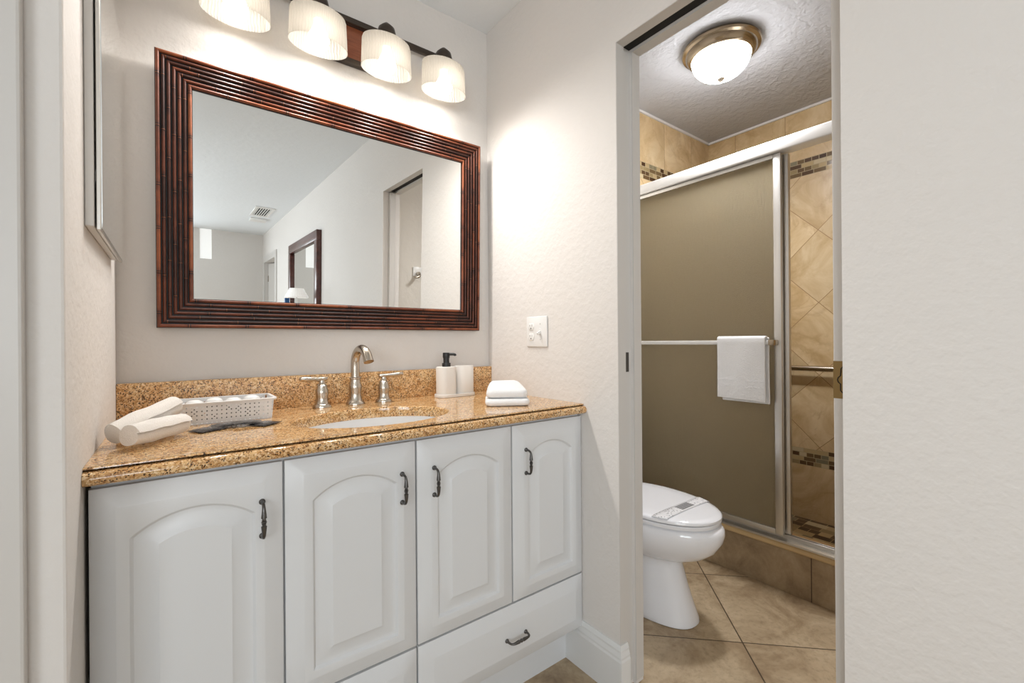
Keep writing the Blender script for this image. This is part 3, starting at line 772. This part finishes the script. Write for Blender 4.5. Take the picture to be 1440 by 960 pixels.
for v in b2.verts: v.co = rot @ v.co + Vector((-0.0075, ysw, 1.1345))
me = bpy.data.meshes.new('t'); b2.to_mesh(me); bm.from_mesh(me); b2.free(); bpy.data.meshes.remove(me)
finish(bm, 'toggle', M_plastic, sp, 40)
for z in (1.106, 1.165):
    bm = bmesh.new(); sphere(bm, (-0.0065, ysw, z), 0.0028, 12, 8, (0.4, 1, 1)); finish(bm, 'screw', simple('screw_paint', (0.6, 0.58, 0.55, 1), 0.4), sp)

# ------------------------------------------------------------------ things on the countertop
# soap set: tray, dispenser, tumbler
def slab_oval(cx, cy, hx, hy, r, levels, rot=0.0, n=8):
    return [rrect(cx, cy, hx-d, hy-d, max(0.002, r-d), z, n, rot) for z, d in levels]
SRX = 0.03
tx, ty = -0.226, -0.098
bm = bmesh.new(); loft(bm, slab_oval(tx, ty, 0.084, 0.036, 0.034, [(ZT, 0.003), (ZT+0.001, 0.0005), (ZT+0.003, 0), (ZT+0.011, 0.0005), (ZT+0.0125, 0.002), (ZT+0.0125, 0.0035), (ZT+0.009, 0.0042)], SRX, 14))
tag(finish(bm, 'soap_tray', M_matte, None, 40), 'low cream oval tray under the soap dispenser and tumbler', 'tray')
dz = ZT+0.0095
sd = thing('soap_dispenser', 'cream soap dispenser with a black pump on the oval tray', 'soap dispenser', (tx-0.039, ty-0.004, dz))
cx = tx-0.040; cy = ty-0.0035
bm = bmesh.new(); loft(bm, slab_oval(cx, cy, 0.0385, 0.030, 0.028, [(dz, 0.002), (dz+0.002, 0), (1.000, 0), (1.0035, 0.001), (1.0050, 0.004)], SRX, 14)); finish(bm, 'body', M_matte, sd, 40)
bm = bmesh.new(); lathe(bm, [(0.0165, 1.0048), (0.0165, 1.018), (0.0155, 1.019), (0.0115, 1.020), (0.0115, 1.036), (0.0125, 1.037), (0.0125, 1.040)], cx+0.001, cy, 28, True, True)
lathe(bm, [(0.0130, 1.040), (0.0135, 1.042), (0.0135, 1.056), (0.012, 1.0585), (0.0, 1.0585)], cx+0.001, cy, 28, True)
tube(bm, [(cx+0.005, cy-0.004, 1.0525), (cx+0.020, cy-0.018, 1.0525), (cx+0.026, cy-0.024, 1.0505), (cx+0.0275, cy-0.0255, 1.0465)], [0.0058, 0.0052, 0.0048, 0.0044], 12)
finish(bm, 'pump', M_pump, sd, 40)
cx = tx+0.041; cy = ty+0.001
bm = bmesh.new(); loft(bm, slab_oval(cx, cy, 0.0385, 0.030, 0.028, [(dz, 0.002), (dz+0.002, 0), (1.0045, 0), (1.006, 0.0012), (1.005, 0.003), (dz+0.01, 0.004)], SRX, 14))
tag(finish(bm, 'tumbler', M_matte, None, 40, (cx, cy, dz)), 'plain cream tumbler beside the pump dispenser on the oval tray', 'tumbler')
# folded hand towel
ft_c = Vector((-0.196, -0.395)); fr = math.atan2(-0.081, 0.121)
def pillow(cx, cy, hx, hy, z0, z1, rot, r=0.02, seed=0, amp=0.002):
    bm = bmesh.new(); zm = (z0+z1)/2; h = (z1-z0)/2
    lv = []
    for i in range(9):
        a = -PI/2 + PI*i/8; lv.append((zm+h*math.sin(a), h*0.9*(1-math.cos(a))))
    rings = [rrect(cx, cy, hx-d, hy-d, max(0.004, r-d*0.5), z, 7, rot) for z, d in lv]
    # finer top
    vr = loft(bm, rings, cap0=True, cap1=True)
    fcap = [f for f in bm.faces if len(f.verts) > 4]
    bmesh.ops.inset_region(bm, faces=[fcap[-1]], thickness=0.02, depth=0.0012)
    wobble(bm, amp, 28, seed)
    for v in bm.verts: v.co.z = max(v.co.z, z0)
    return bm
tw = thing('folded_towel', 'white folded hand towel stack in the right rear corner of the countertop', 'towel', (ft_c.x, ft_c.y, ZT))
finish(pillow(ft_c.x-0.004, ft_c.y-0.006, 0.073, 0.066, ZT+0.0003, ZT+0.024, fr, 0.018, 1, 0.0016), 'lower_fold', M_towel, tw, 80)
bm = pillow(ft_c.x+0.002, ft_c.y+0.002, 0.071, 0.066, ZT+0.0235, ZT+0.060, fr, 0.022, 3, 0.0035)
bd = Vector((-math.sin(fr), math.cos(fr))); sd2 = Vector((math.cos(fr), math.sin(fr)))
for v in bm.verts:
    q = Vector((v.co.x, v.co.y)) - ft_c; b_ = q.dot(bd); w_ = q.dot(sd2); t_ = (b_+0.066)/0.132; h_ = (v.co.z-ZT-0.0235)/0.036
    k_ = 1 - 0.26*t_*h_; q = bd*(b_+0.012*t_*h_) + sd2*(w_*k_ - 0.006*t_*h_)
    v.co = Vector((ft_c.x+q.x, ft_c.y+q.y, v.co.z + h_*(0.020*t_-0.006)))
finish(bm, 'upper_fold', M_towel, tw, 80)
# rolled washcloths
def roll_cloth(name, p0, p1, r, label, seed, tail=False):
    bm = bmesh.new(); p0, p1 = Vector(p0), Vector(p1); ax = (p1-p0); ln = ax.length; ax.normalize()
    up = Vector((0, 0, 1)); up = (up-ax*up.dot(ax)).normalized(); sd_ = ax.cross(up)
    # spiral cross-section
    turns, seg = 3.2, 30; N = int(turns*seg)
    th = 0.0058
    inner = []; outer_ = []
    for i in range(N+1):
        a = 2*PI*i/seg; t = i/N; rad = 0.004 + (r-0.004)*t
        outer_.append((rad, a)); 
    ns = 12; rings = []
    for j in range(ns+1):
        t = j/ns; bulge = 1-0.10*(2*t-1)**4; row = []
        c = p0 + ax*ln*t
        for rad, a in outer_: row.append(c + (up*math.cos(a)+sd_*math.sin(a))*rad*bulge + ax*(0.0045*(1-rad/r)*(1 if t > 0.5 else -1)*abs(2*t-1)**6))
        rings.append(row)
    vr = [[bm.verts.new(p) for p in row] for row in rings]
    for a, b in zip(vr, vr[1:]):
        for i in range(len(a)-1): bm.faces.new((a[i], a[i+1], b[i+1], b[i]))
    # end faces: strips between successive turns
    for row, flip in ((vr[0], 1), (vr[-1], 0)):
        for i in range(N-seg):
            q = (row[i], row[i+1], row[i+1+seg], row[i+seg]); bm.faces.new(q if flip else q[::-1])
        # centre fill
        bm.faces.new(row[:seg+1] if flip else row[:seg+1][::-1])
    wobble(bm, 0.0030, 24, seed)
    o = finish(bm, name, M_towel_cream, None, 70)
    o.data.transform(Matrix.Translation(-p0)); o.location = p0
    return tag(o, label, 'washcloth', 'rolled washcloths')
roll_cloth('rolled_washcloth', (-1.166, -0.446, ZT+0.0272), (-1.079, -0.330, ZT+0.0272), 0.0265, 'rolled cream washcloth lying flat at the front left of the countertop', 2)
roll_cloth('rolled_washcloth', (-1.1935, -0.395, ZT+0.0272), (-1.094, -0.287, ZT+0.064), 0.0262, 'rolled cream washcloth leaning up behind the front one beside the basket', 5)
# perforated basket with toiletries
BX0, BX1, BY0, BY1, BZ1 = -1.092, -0.874, -0.193, -0.078, 0.947
bk = thing('plastic_basket', 'white perforated plastic basket holding toiletries on the countertop', 'basket', ((BX0+BX1)/2, (BY0+BY1)/2, ZT))
def perforated(w, h, nx, nz, r):
    # local sheet in (u, v) with round holes; returns bm
    bm = bmesh.new(); seg = 12
    for i in range(nx):
        for j in range(nz):
            u0, u1, v0, v1 = w*i/nx, w*(i+1)/nx, h*j/nz, h*(j+1)/nz
            cu, cv = (u0+u1)/2, (v0+v1)/2; hole = 0 < i < nx-1 and 0 < j < nz and ((i*7+j*5) % 9 in (0, 4)) and j < 4
            sq = []
            for k in range(seg):
                a = 2*PI*k/seg; c, s = math.cos(a), math.sin(a); m = max(abs(c), abs(s))
                sq.append(bm.verts.new((cu+c/m*(u1-u0)/2, cv+s/m*(v1-v0)/2, 0)))
            if hole:
                ci = [bm.verts.new((cu+r*math.cos(2*PI*k/seg), cv+r*math.sin(2*PI*k/seg), 0)) for k in range(seg)]
                for k in range(seg): bm.faces.new((sq[k], sq[(k+1) % seg], ci[(k+1) % seg], ci[k]))
            else: bm.faces.new(sq)
    bmesh.ops.remove_doubles(bm, verts=bm.verts[:], dist=1e-5)
    return bm
def add_sheet(dst, sheet, o, eu, ev, thick):
    en = Vector(eu).cross(Vector(ev)).normalized()
    r = bmesh.ops.solidify(sheet, geom=sheet.faces[:], thickness=thick)
    for v in sheet.verts: v.co = Vector(o) + Vector(eu)*v.co.x + Vector(ev)*v.co.y + en*v.co.z
    me = bpy.data.meshes.new('t'); sheet.to_mesh(me); dst.from_mesh(me); sheet.free(); bpy.data.meshes.remove(me)
bm = bmesh.new(); H = BZ1-ZT-0.004; lean = 0.10
ev = Vector((0, -lean, 1)).normalized(); add_sheet(bm, perforated(BX1-BX0, H, 20, 5, 0.0018), (BX0, BY0, ZT+0.002), (1, 0, 0), ev, 0.0016)
ev = Vector((0, lean, 1)).normalized(); add_sheet(bm, perforated(BX1-BX0, H, 20, 5, 0.0018), (BX1, BY1, ZT+0.002), (-1, 0, 0), ev, 0.0016)
ev = Vector((lean, 0, 1)).normalized(); add_sheet(bm, perforated(BY1-BY0, H, 10, 5, 0.0018), (BX1, BY0, ZT+0.002), (0, 1, 0), ev, 0.0016)
ev = Vector((-lean, 0, 1)).normalized(); add_sheet(bm, perforated(BY1-BY0, H, 10, 5, 0.0018), (BX0, BY1, ZT+0.002), (0, -1, 0), ev, 0.0016)
box(bm, BX0, BX1, BY0, BY1, ZT, ZT+0.002)
finish(bm, 'body', M_basket, bk, 30)
bm = bmesh.new(); mx_, my_ = (BX0+BX1)/2, (BY0+BY1)/2; hx_, hy_ = (BX1-BX0)/2, (BY1-BY0)/2
loft(bm, [rrect(mx_, my_, hx_+d, hy_+d, 0.012, z, 6) for d, z in ((0.004, BZ1-0.0045), (0.011, BZ1-0.0055), (0.0125, BZ1-0.001), (0.0115, BZ1), (0.004, BZ1), (0.0035, BZ1-0.004))], cap0=False, cap1=False)
finish(bm, 'rim', M_basket, bk, 40)
bx = [(-1.052, -0.138), (-1.007, -0.134), (-0.962, -0.137), (-0.917, -0.133)]
WHICH = ['nearest the rolled washcloths', 'second from the washcloths', 'third from the washcloths', 'at the end nearest the faucet']
M_cap2 = simple('white_jar_lid', (0.83, 0.83, 0.82, 1), 0.3); M_darkcap = simple('dark_jar_body', (0.05, 0.045, 0.04, 1), 0.35)
for i, (x, y) in enumerate(bx):
    tb = thing('toiletry_jar', 'small dark jar with white domed lid in the basket, ' + WHICH[i], 'jar', (x, y, ZT+0.002), 'toiletry jars in the white basket')
    z0 = ZT+0.0022; top = BZ1-0.008+0.003*(i % 2)
    bm = bmesh.new(); lathe(bm, [(0.017, z0), (0.0185, z0+0.002), (0.0200, top-0.012), (0.012, top-0.011)], x, y, 28, True, True); finish(bm, 'body', M_darkcap, tb, 40)
    bm = bmesh.new(); lathe(bm, [(0.0205, top-0.0108), (0.0212, top-0.006), (0.0205, top-0.001), (0.0175, top+0.0045), (0.010, top+0.0085), (0.0, top+0.0095)], x, y, 28, True); finish(bm, 'lid', M_cap2, tb, 50)
# black sachets
def sachet(x, y, z, rot, tilt, label, w=0.064, h=0.054, seed=0):
    bm = bmesh.new(); nx, ny = 14, 12; top = []; bot = []
    for j in range(ny+1):
        for i in range(nx+1):
            u, v = i/nx*2-1, j/ny*2-1
            e = max(0, 1-abs(u)**4)*max(0, 1-abs(v)**4); t = 0.0004 + 0.0030*e
            top.append(bm.verts.new((u*w/2, v*h/2, 0.0022+t))); bot.append(bm.verts.new((u*w/2, v*h/2, 0.0022-t*0.7)))
    W = nx+1
    for j in range(ny):
        for i in range(nx):
            a = j*W+i; bm.faces.new((top[a], top[a+1], top[a+W+1], top[a+W])); bm.faces.new((bot[a], bot[a+W], bot[a+W+1], bot[a+1]))
    brd = [i for i in range(W)] + [j*W+nx for j in range(1, ny+1)] + [ny*W+i for i in range(nx-1, -1, -1)] + [j*W for j in range(ny-1, 0, -1)]
    for a, b in zip(brd, brd[1:]+brd[:1]): bm.faces.new((top[a], bot[a], bot[b], top[b]))
    rm = Matrix.Translation((x, y, z)) @ Matrix.Rotation(rot, 4, 'Z') @ Matrix.Rotation(tilt, 4, 'Y')
    bmesh.ops.transform(bm, matrix=rm, verts=bm.verts[:])
    s = thing('sachet', label, 'sachet', (x, y, z), 'black sachets in front of the basket')
    finish(bm, 'pouch', M_sach, s, 50)
    bm = bmesh.new()
    for k, (a, b_) in enumerate(((-0.014, 0.008), (-0.010, 0.004))):
        box(bm, a, b_+0.004, 0.004-0.008*k, 0.0055-0.008*k, 0.0052, 0.0056)
    bmesh.ops.transform(bm, matrix=rm, verts=bm.verts[:]); finish(bm, 'print', M_sachtxt, s, None)
sachet(-1.030, -0.303, ZT+0.0006, 0.55, 0.0, 'black foil sachet nearest the rolled washcloths, in front of the basket')
sachet(-0.988, -0.276, ZT+0.0036, 0.2, -0.03, 'black foil sachet overlapping the one nearest the washcloths')
sachet(-0.944, -0.284, ZT+0.0052, -0.05, 0.045, 'black foil sachet third along from the rolled washcloths')
sachet(-0.908, -0.300, ZT+0.0006, 0.75, 0.0, 'black foil sachet farthest right, nearest the sink')

# ------------------------------------------------------------------ toilet room
TX = 0.492
tl = thing('toilet', 'white porcelain toilet with closed elongated lid behind the doorway', 'toilet', (TX, -0.4, 0))
def egg(hw, yf, yb, z, n=48, p=2.0, cx=TX):
    out = []; ym = yb + (yf-yb)*0.48
    for i in range(n):
        a = 2*PI*i/n; c, s = math.cos(a), math.sin(a)
        x = hw*abs(c)**(2/p)*(1 if c >= 0 else -1)
        ly = (yf-ym) if s < 0 else (ym-yb)
        y = ym + (abs(s)**(2/p))*(-abs(ly) if s < 0 else abs(ly))
        out.append((cx+x, y, z))
    return out
bm = bmesh.new()
rings = [egg(0.114, -0.668, -0.10, 0.0, p=2.5), egg(0.118, -0.672, -0.10, 0.004, p=2.5), egg(0.117, -0.670, -0.10, 0.02, p=2.5), egg(0.108, -0.652, -0.10, 0.07, p=2.4), egg(0.101, -0.632, -0.10, 0.13, p=2.3), egg(0.097, -0.612, -0.10, 0.20, p=2.2), egg(0.0965, -0.604, -0.10, 0.228, p=2.2),
         egg(0.100, -0.612, -0.10, 0.235, p=2.15), egg(0.122, -0.658, -0.095, 0.248, p=2.1), egg(0.150, -0.708, -0.09, 0.274, p=2.05), egg(0.170, -0.745, -0.085, 0.305, p=2.0), egg(0.184, -0.770, -0.08, 0.345, p=2.0), egg(0.188, -0.777, -0.08, 0.370, p=2.0), egg(0.187, -0.775, -0.08, 0.388, p=2.0), egg(0.180, -0.765, -0.085, 0.400, p=2.0), egg(0.168, -0.75, -0.09, 0.404, p=2.0)]
loft(bm, rings); finish(bm, 'bowl', M_porc, tl, 50)
bm = bmesh.new(); loft(bm, [egg(hw, yf, -0.215, z, p=2.1) for hw, yf, z in ((0.176, -0.752, 0.405), (0.181, -0.758, 0.407), (0.182, -0.759, 0.417), (0.179, -0.756, 0.421))]); finish(bm, 'seat', M_porc, tl, 40)
bm = bmesh.new(); loft(bm, [egg(hw, yf, yb, z, p=2.1) for hw, yf, yb, z in ((0.178, -0.755, -0.215, 0.4235), (0.183, -0.761, -0.212, 0.426), (0.183, -0.761, -0.212, 0.434), (0.178, -0.755, -0.215, 0.439), (0.162, -0.735, -0.225, 0.4425), (0.11, -0.66, -0.26, 0.4445), (0.05, -0.56, -0.32, 0.4452))]); finish(bm, 'lid', M_porc, tl, 50)
bm = bmesh.new(); loft(bm, [rrect(TX, -0.095, hx, 0.085, 0.03, z, 6) for z, hx in ((0.395, 0.19), (0.42, 0.20), (0.70, 0.225))]); finish(bm, 'tank', M_porc, tl, 40)
bm = bmesh.new(); loft(bm, [rrect(TX, -0.095, 0.233-d, 0.093-d, 0.03, z, 6) for z, d in ((0.70, 0.002), (0.705, 0), (0.728, 0), (0.736, 0.006))]); finish(bm, 'tank_lid', M_porc, tl, 40)
bm = bmesh.new(); tube(bm, [(TX-0.16, -0.18, 0.65), (TX-0.16, -0.197, 0.65), (TX-0.10, -0.20, 0.645)], 0.007, 10); finish(bm, 'flush_lever', M_nickel, tl, 50)
# paper band across the lid
bm = bmesh.new(); yc_ = -0.622; prof = []
for i in range(25):
    u = -1+2*i/24; x = u*0.1785
    z = 0.4462 - 0.0018*abs(u)**2 - (0.004*max(0, (abs(u)-0.86)/0.14)**1.5)
    prof.append((x, z))
def hwid(y):  # half width of the lid outline at y
    ym = -0.212+(-0.761+0.212)*0.48; s = min(1, abs(y-ym)/abs(-0.761-ym)); return 0.183*(1-s**2.1)**(1/2.1)
rows = []
for yy in (yc_-0.027, yc_-0.009, yc_+0.009, yc_+0.027):
    hw = hwid(yy)*0.985
    rows.append([(TX+x/0.1785*hw, yy, z) for x, z in prof])
loft(bm, rows, close=False, cap0=False, cap1=False)
o = link(bm, 'paper_band', M_band, None, 60, (TX, yc_, 0.445))
so = o.modifiers.new('thickness', 'SOLIDIFY'); so.thickness = 0.0008; so.offset = 1
tag(o, 'white paper sanitary band with grey printed label across the toilet lid', 'paper band')

# flush ceiling dome light
CX, CY = 0.915, -0.565
cl = thing('ceiling_light', 'bronze rimmed flush dome light glowing on the toilet room ceiling', 'ceiling light', (CX, CY, ZCB))
bm = bmesh.new(); lathe(bm, [(0.150, ZCB), (0.162, ZCB-0.006), (0.168, ZCB-0.016), (0.164, ZCB-0.024), (0.152, ZCB-0.029), (0.150, ZCB-0.036), (0.142, ZCB-0.050), (0.131, ZCB-0.058), (0.126, ZCB-0.058), (0.124, ZCB-0.045)], CX, CY, 64); finish(bm, 'rim', M_rim, cl, 40)
bm = bmesh.new(); pr2 = [(0.1255, ZCB-0.050)]
for i in range(1, 13):
    a = PI/2*i/12; pr2.append((0.1255*math.cos(a) if i < 12 else 0.004, ZCB-0.052-0.098*math.sin(a)))
lathe(bm, pr2, CX, CY, 56, False, True); finish(bm, 'glass_dome', M_dome, cl, 60)
ld = bpy.data.lights.new('dome_light', 'SPOT'); ld.energy = DOME_SPOT; ld.color = (0.98, 0.98, 1.0); ld.spot_size = math.radians(176); ld.spot_blend = 1.0; ld.shadow_soft_size = 0.06
lo = bpy.data.objects.new('dome_light', ld); COL.objects.link(lo); lo.parent = cl; lo.location = (0, 0, -0.215)
bm = bmesh.new(); zf = ZCB-0.150; lathe(bm, [(0.0155, zf+0.004), (0.0155, zf-0.001), (0.012, zf-0.006), (0.007, zf-0.012), (0.0, zf-0.014)], CX, CY, 24, True); finish(bm, 'finial', M_nickel, cl, 40)

# shower enclosure: header, jamb, bottom track
se = thing('shower_frame', 'pale aluminium header and tracks of the sliding shower enclosure', 'shower frame', (1.02, -0.77, 0.221))
bm = bmesh.new(); box(bm, 0.985, 1.058, -1.55, 0.0123, 1.912, 1.966, bev=0.006, seg=3); finish(bm, 'header', M_alumw, se, 40)
bm = bmesh.new(); box(bm, 0.990, 1.054, -1.55, 0.0123, 0.2215, 0.232, bev=0.002); box(bm, 1.022, 1.026, -1.55, 0.0123, 0.232, 0.250, bev=0.001, seg=1); box(bm, 1.050, 1.054, -1.55, 0.0123, 0.232, 0.246, bev=0.001, seg=1)
finish(bm, 'bottom_track', M_alum, se, 40)
for y0_, y1_ in ((-0.012, 0.0123), (-1.55, -1.526)): finish(B(0.992, 1.052, y0_, y1_, 0.233, 1.912, bev=0.002), 'wall_jamb', M_alum, se, 40)
def slide_door(x, y0, y1, label):
    d = thing('shower_door', label, 'shower door', (x, (y0+y1)/2, 0.236), 'sliding shower door panels')
    bm = bmesh.new(); t = 0.011; w = 0.031
    box(bm, x-t, x+t, y0, y0+w, 0.252, 1.907, bev=0.003); box(bm, x-t, x+t, y1-w*0.6, y1, 0.252, 1.907, bev=0.003)
    box(bm, x-t, x+t, y0+w, y1-w*0.6, 0.252, 0.272, bev=0.002); box(bm, x-t, x+t, y0+w, y1-w*0.6, 1.890, 1.907, bev=0.002)
    finish(bm, 'frame', M_alum, d, 40)
    finish(B(x-0.002, x+0.002, y0+w-0.004, y1-w*0.6+0.004, 0.268, 1.894), 'glass', M_rain, d, None)
    return d
d1 = slide_door(1.006, -0.782, -0.016, 'bronze rain-glass shower door in front, carrying the white towel')
d2 = slide_door(1.038, -0.800, -0.030, 'second rain-glass shower door slid behind the one with the towel')
bm = bmesh.new(); box(bm, 0.954, 0.965, -0.745, -0.04, 1.076, 1.096, bev=0.003); tb_ = finish(bm, 'towel_bar', M_alumw, d1, 40)
for y in (-0.757, -0.035):
    bm = bmesh.new(); box(bm, 0.950, 0.995, y-0.012, y+0.012, 1.074, 1.098, bev=0.003); finish(bm, 'bracket', M_rim, tb_, 40)
# towel hanging over the bar
bm = bmesh.new(); nU = 20
def towel_path():
    p = []
    for i in range(15): p.append((0.9475, 0.832+0.270*i/14))
    for i in range(1, 8):
        a = PI*i/8; p.append((0.9595-0.012*math.cos(a), 1.102+0.010*math.sin(a)))
    for i in range(15): p.append((0.9715, 1.102-0.285*i/14))
    return p
path = towel_path(); rows = []
for k, (x, z) in enumerate(path):
    row = []
    for i in range(nU+1):
        u = i/nU; back = k > 20
        y0_, y1_ = (-0.735, -0.521) if not back else (-0.742, -0.535)
        y = y0_ + (y1_-y0_)*u
        dx = 0.0018*math.sin(u*9+z*7) * min(1, (1.11-z)*6)
        row.append((x + (dx if not back else -dx*0.4), y + 0.0012*math.sin(z*14)*(1-2*u), z - (0.006*(1-u) if k < 6 else 0)))
    rows.append(row)
loft(bm, rows, close=False, cap0=False, cap1=False)
o = link(bm, 'hand_towel', M_towel, None, 70, (0.9595, -0.628, 0.83))
so = o.modifiers.new('pile', 'SOLIDIFY'); so.thickness = 0.007; so.offset = 0
bv = o.modifiers.new('soft', 'BEVEL'); bv.width = 0.0025; bv.segments = 3
tag(o, 'white hand towel hanging folded over the shower door bar', 'towel')
bm = bmesh.new()
for z in (0.915, 0.887): box(bm, 0.9428, 0.9440, -0.733, -0.523, z-0.0012, z+0.0012)
b_ = finish(bm, 'woven_border', M_towel, o, None)
# grab bar on the shower's back wall
gb = thing('grab_bar', 'round brushed steel grab bar on the tiled back wall of the shower', 'grab bar', (1.80, -0.75, 0.932))
bm = bmesh.new(); tube(bm, [(1.845, -0.28, 0.932), (1.815, -0.28, 0.932), (1.802, -0.287, 0.932), (1.795, -0.30, 0.932), (1.795, -0.6, 0.932), (1.795, -1.20, 0.932), (1.802, -1.213, 0.932), (1.815, -1.22, 0.932), (1.845, -1.22, 0.932)], 0.0155, 18); finish(bm, 'bar', M_nickel, gb, 50)
for y in (-0.28, -1.22):
    bm = bmesh.new(); tube(bm, [(1.8455, y, 0.932), (1.838, y, 0.932)], 0.038, 28); finish(bm, 'flange', M_nickel, gb, 40)
# hook with white plate on the near bathroom wall (seen in the mirror)
wh = thing('robe_hook', 'square white wall mount with a curved metal hook beside the door in the reflection', 'hook', (0.36, -1.55, 1.53))
finish(B(0.330, 0.400, -1.55, -1.538, 1.515, 1.585, bev=0.004), 'mount', M_plastic, wh, 40)
bm = bmesh.new(); tube(bm, [(0.365, -1.538, 1.535), (0.365, -1.515, 1.535), (0.360, -1.495, 1.520), (0.345, -1.485, 1.505), (0.325, -1.482, 1.500)], [0.014, 0.014, 0.013, 0.011, 0.008], 14); finish(bm, 'hook', M_nickel, wh, 50)

# ------------------------------------------------------------------ the room behind the camera (seen in the mirror)
fm = thing('framed_mirror', 'tall dark mahogany framed mirror on the right wall in the reflection', 'mirror', (0.0, -3.45, 1.0))
fy0, fy1, fz0, fz1, fw, fd = -4.11, -2.825, 0.92, 2.005, 0.095, 0.045
bm = bmesh.new()
for a in (((fy0, fy1), (fz0, fz0+fw)), ((fy0, fy1), (fz1-fw, fz1)), ((fy0, fy0+fw), (fz0+fw, fz1-fw)), ((fy1-fw, fy1), (fz0+fw, fz1-fw))):
    box(bm, -fd, 0.0, a[0][0], a[0][1], a[1][0], a[1][1], bev=0.004)
finish(bm, 'frame', M_dark, fm, 40)
finish(B(-0.020, -0.012, fy0+fw-0.004, fy1-fw+0.004, fz0+fw-0.004, fz1-fw+0.004), 'mirror_glass', M_glassmirror, fm, None)
dr = thing('dresser', 'dark wooden dresser standing under the mahogany framed mirror', 'dresser', (-0.25, -3.3, 0))
bm = bmesh.new(); box(bm, -0.46, -0.02, -3.95, -2.75, 0.08, 0.84, bev=0.003); box(bm, -0.44, -0.04, -3.93, -2.77, 0.0, 0.08); finish(bm, 'body', M_dresser, dr, 40)
finish(B(-0.48, -0.018, -3.97, -2.73, 0.84, 0.865, bev=0.004), 'top', M_dresser, dr, 40)
for z in (0.12, 0.36, 0.60):
    for y0 in (-3.93, -3.34):
        o = finish(B(-0.475, -0.458, y0, y0+0.57, z, z+0.21, bev=0.003), 'drawer', M_dresser, dr, 40)
        bm = bmesh.new(); sphere(bm, (-0.484, y0+0.285, z+0.105), 0.014); finish(bm, 'knob', M_pewter, o)
lx, ly = -0.176, -3.0
lp = thing('table_lamp', 'small table lamp with a white pleated shade on the dresser in the reflection', 'lamp', (lx, ly, 0.865))
bm = bmesh.new(); lathe(bm, [(0.050, 0.8652), (0.052, 0.872), (0.04, 0.882), (0.018, 0.895), (0.010, 0.93), (0.010, 1.36), (0.006, 1.365), (0.006, 1.45)], lx, ly, 24, True, True); finish(bm, 'stem', M_alumw, lp, 40)
bm = bmesh.new(); n = 60; rings = []
for r, z in ((0.098, 1.372), (0.100, 1.380), (0.062, 1.456), (0.060, 1.459)):
    rings.append([(lx+r*(1+0.015*(i % 2))*math.cos(2*PI*i/n), ly+r*(1+0.015*(i % 2))*math.sin(2*PI*i/n), z) for i in range(n)])
loft(bm, rings, cap0=False, cap1=False); finish(bm, 'lamp_shade', M_lampshade, lp, None)
bm = bmesh.new(); loft(bm, [rrect(-0.252, -3.045, 0.021, 0.021, 0.006, z, 4) for z in (0.8655, 0.87, 1.36, 1.366)])
tag(finish(bm, 'blue_vase', M_blue, None, 40, (-0.252, -3.045, 0.8655)), 'slim blue vase beside the white lamp in the reflection', 'vase')
cv = thing('ceiling_vent', 'white slatted air vent on the ceiling in the reflection', 'vent', (-0.25, -4.53, ZC))
bm = bmesh.new()
vx0, vx1, vy0, vy1 = -0.352, -0.150, -4.80, -4.26
for a in ((vx0, vx1, vy0, vy0+0.05), (vx0, vx1, vy1-0.05, vy1), (vx0, vx0+0.03, vy0+0.05, vy1-0.05), (vx1-0.03, vx1, vy0+0.05, vy1-0.05)): box(bm, *a, ZC-0.010, ZC, bev=0.002, seg=1)
finish(bm, 'frame', M_plastic, cv, 40)
finish(B(vx0+0.02, vx1-0.02, vy0+0.04, vy1-0.04, ZC-0.0025, ZC-0.0005), 'slat_gap_shade', M_ventdark, cv, None)  # near-black sheet painting the shade behind the vent slats
bm = bmesh.new()
for i in range(6):
    x = vx0+0.034+0.025*i
    box(bm, x, x+0.008, vy0+0.05, vy1-0.05, ZC-0.009, ZC-0.003)
finish(bm, 'slats', M_plastic, cv, None)
tag(finish(B(-0.325, -0.14, -5.10, -4.95, ZC-0.03, ZC, bev=0.008), 'smoke_detector', M_plastic, None, 40), 'white rectangular detector on the ceiling next to the air vent in the reflection', 'smoke detector')

for o in LOCALS:
    if '_local' in o: del o['_local']
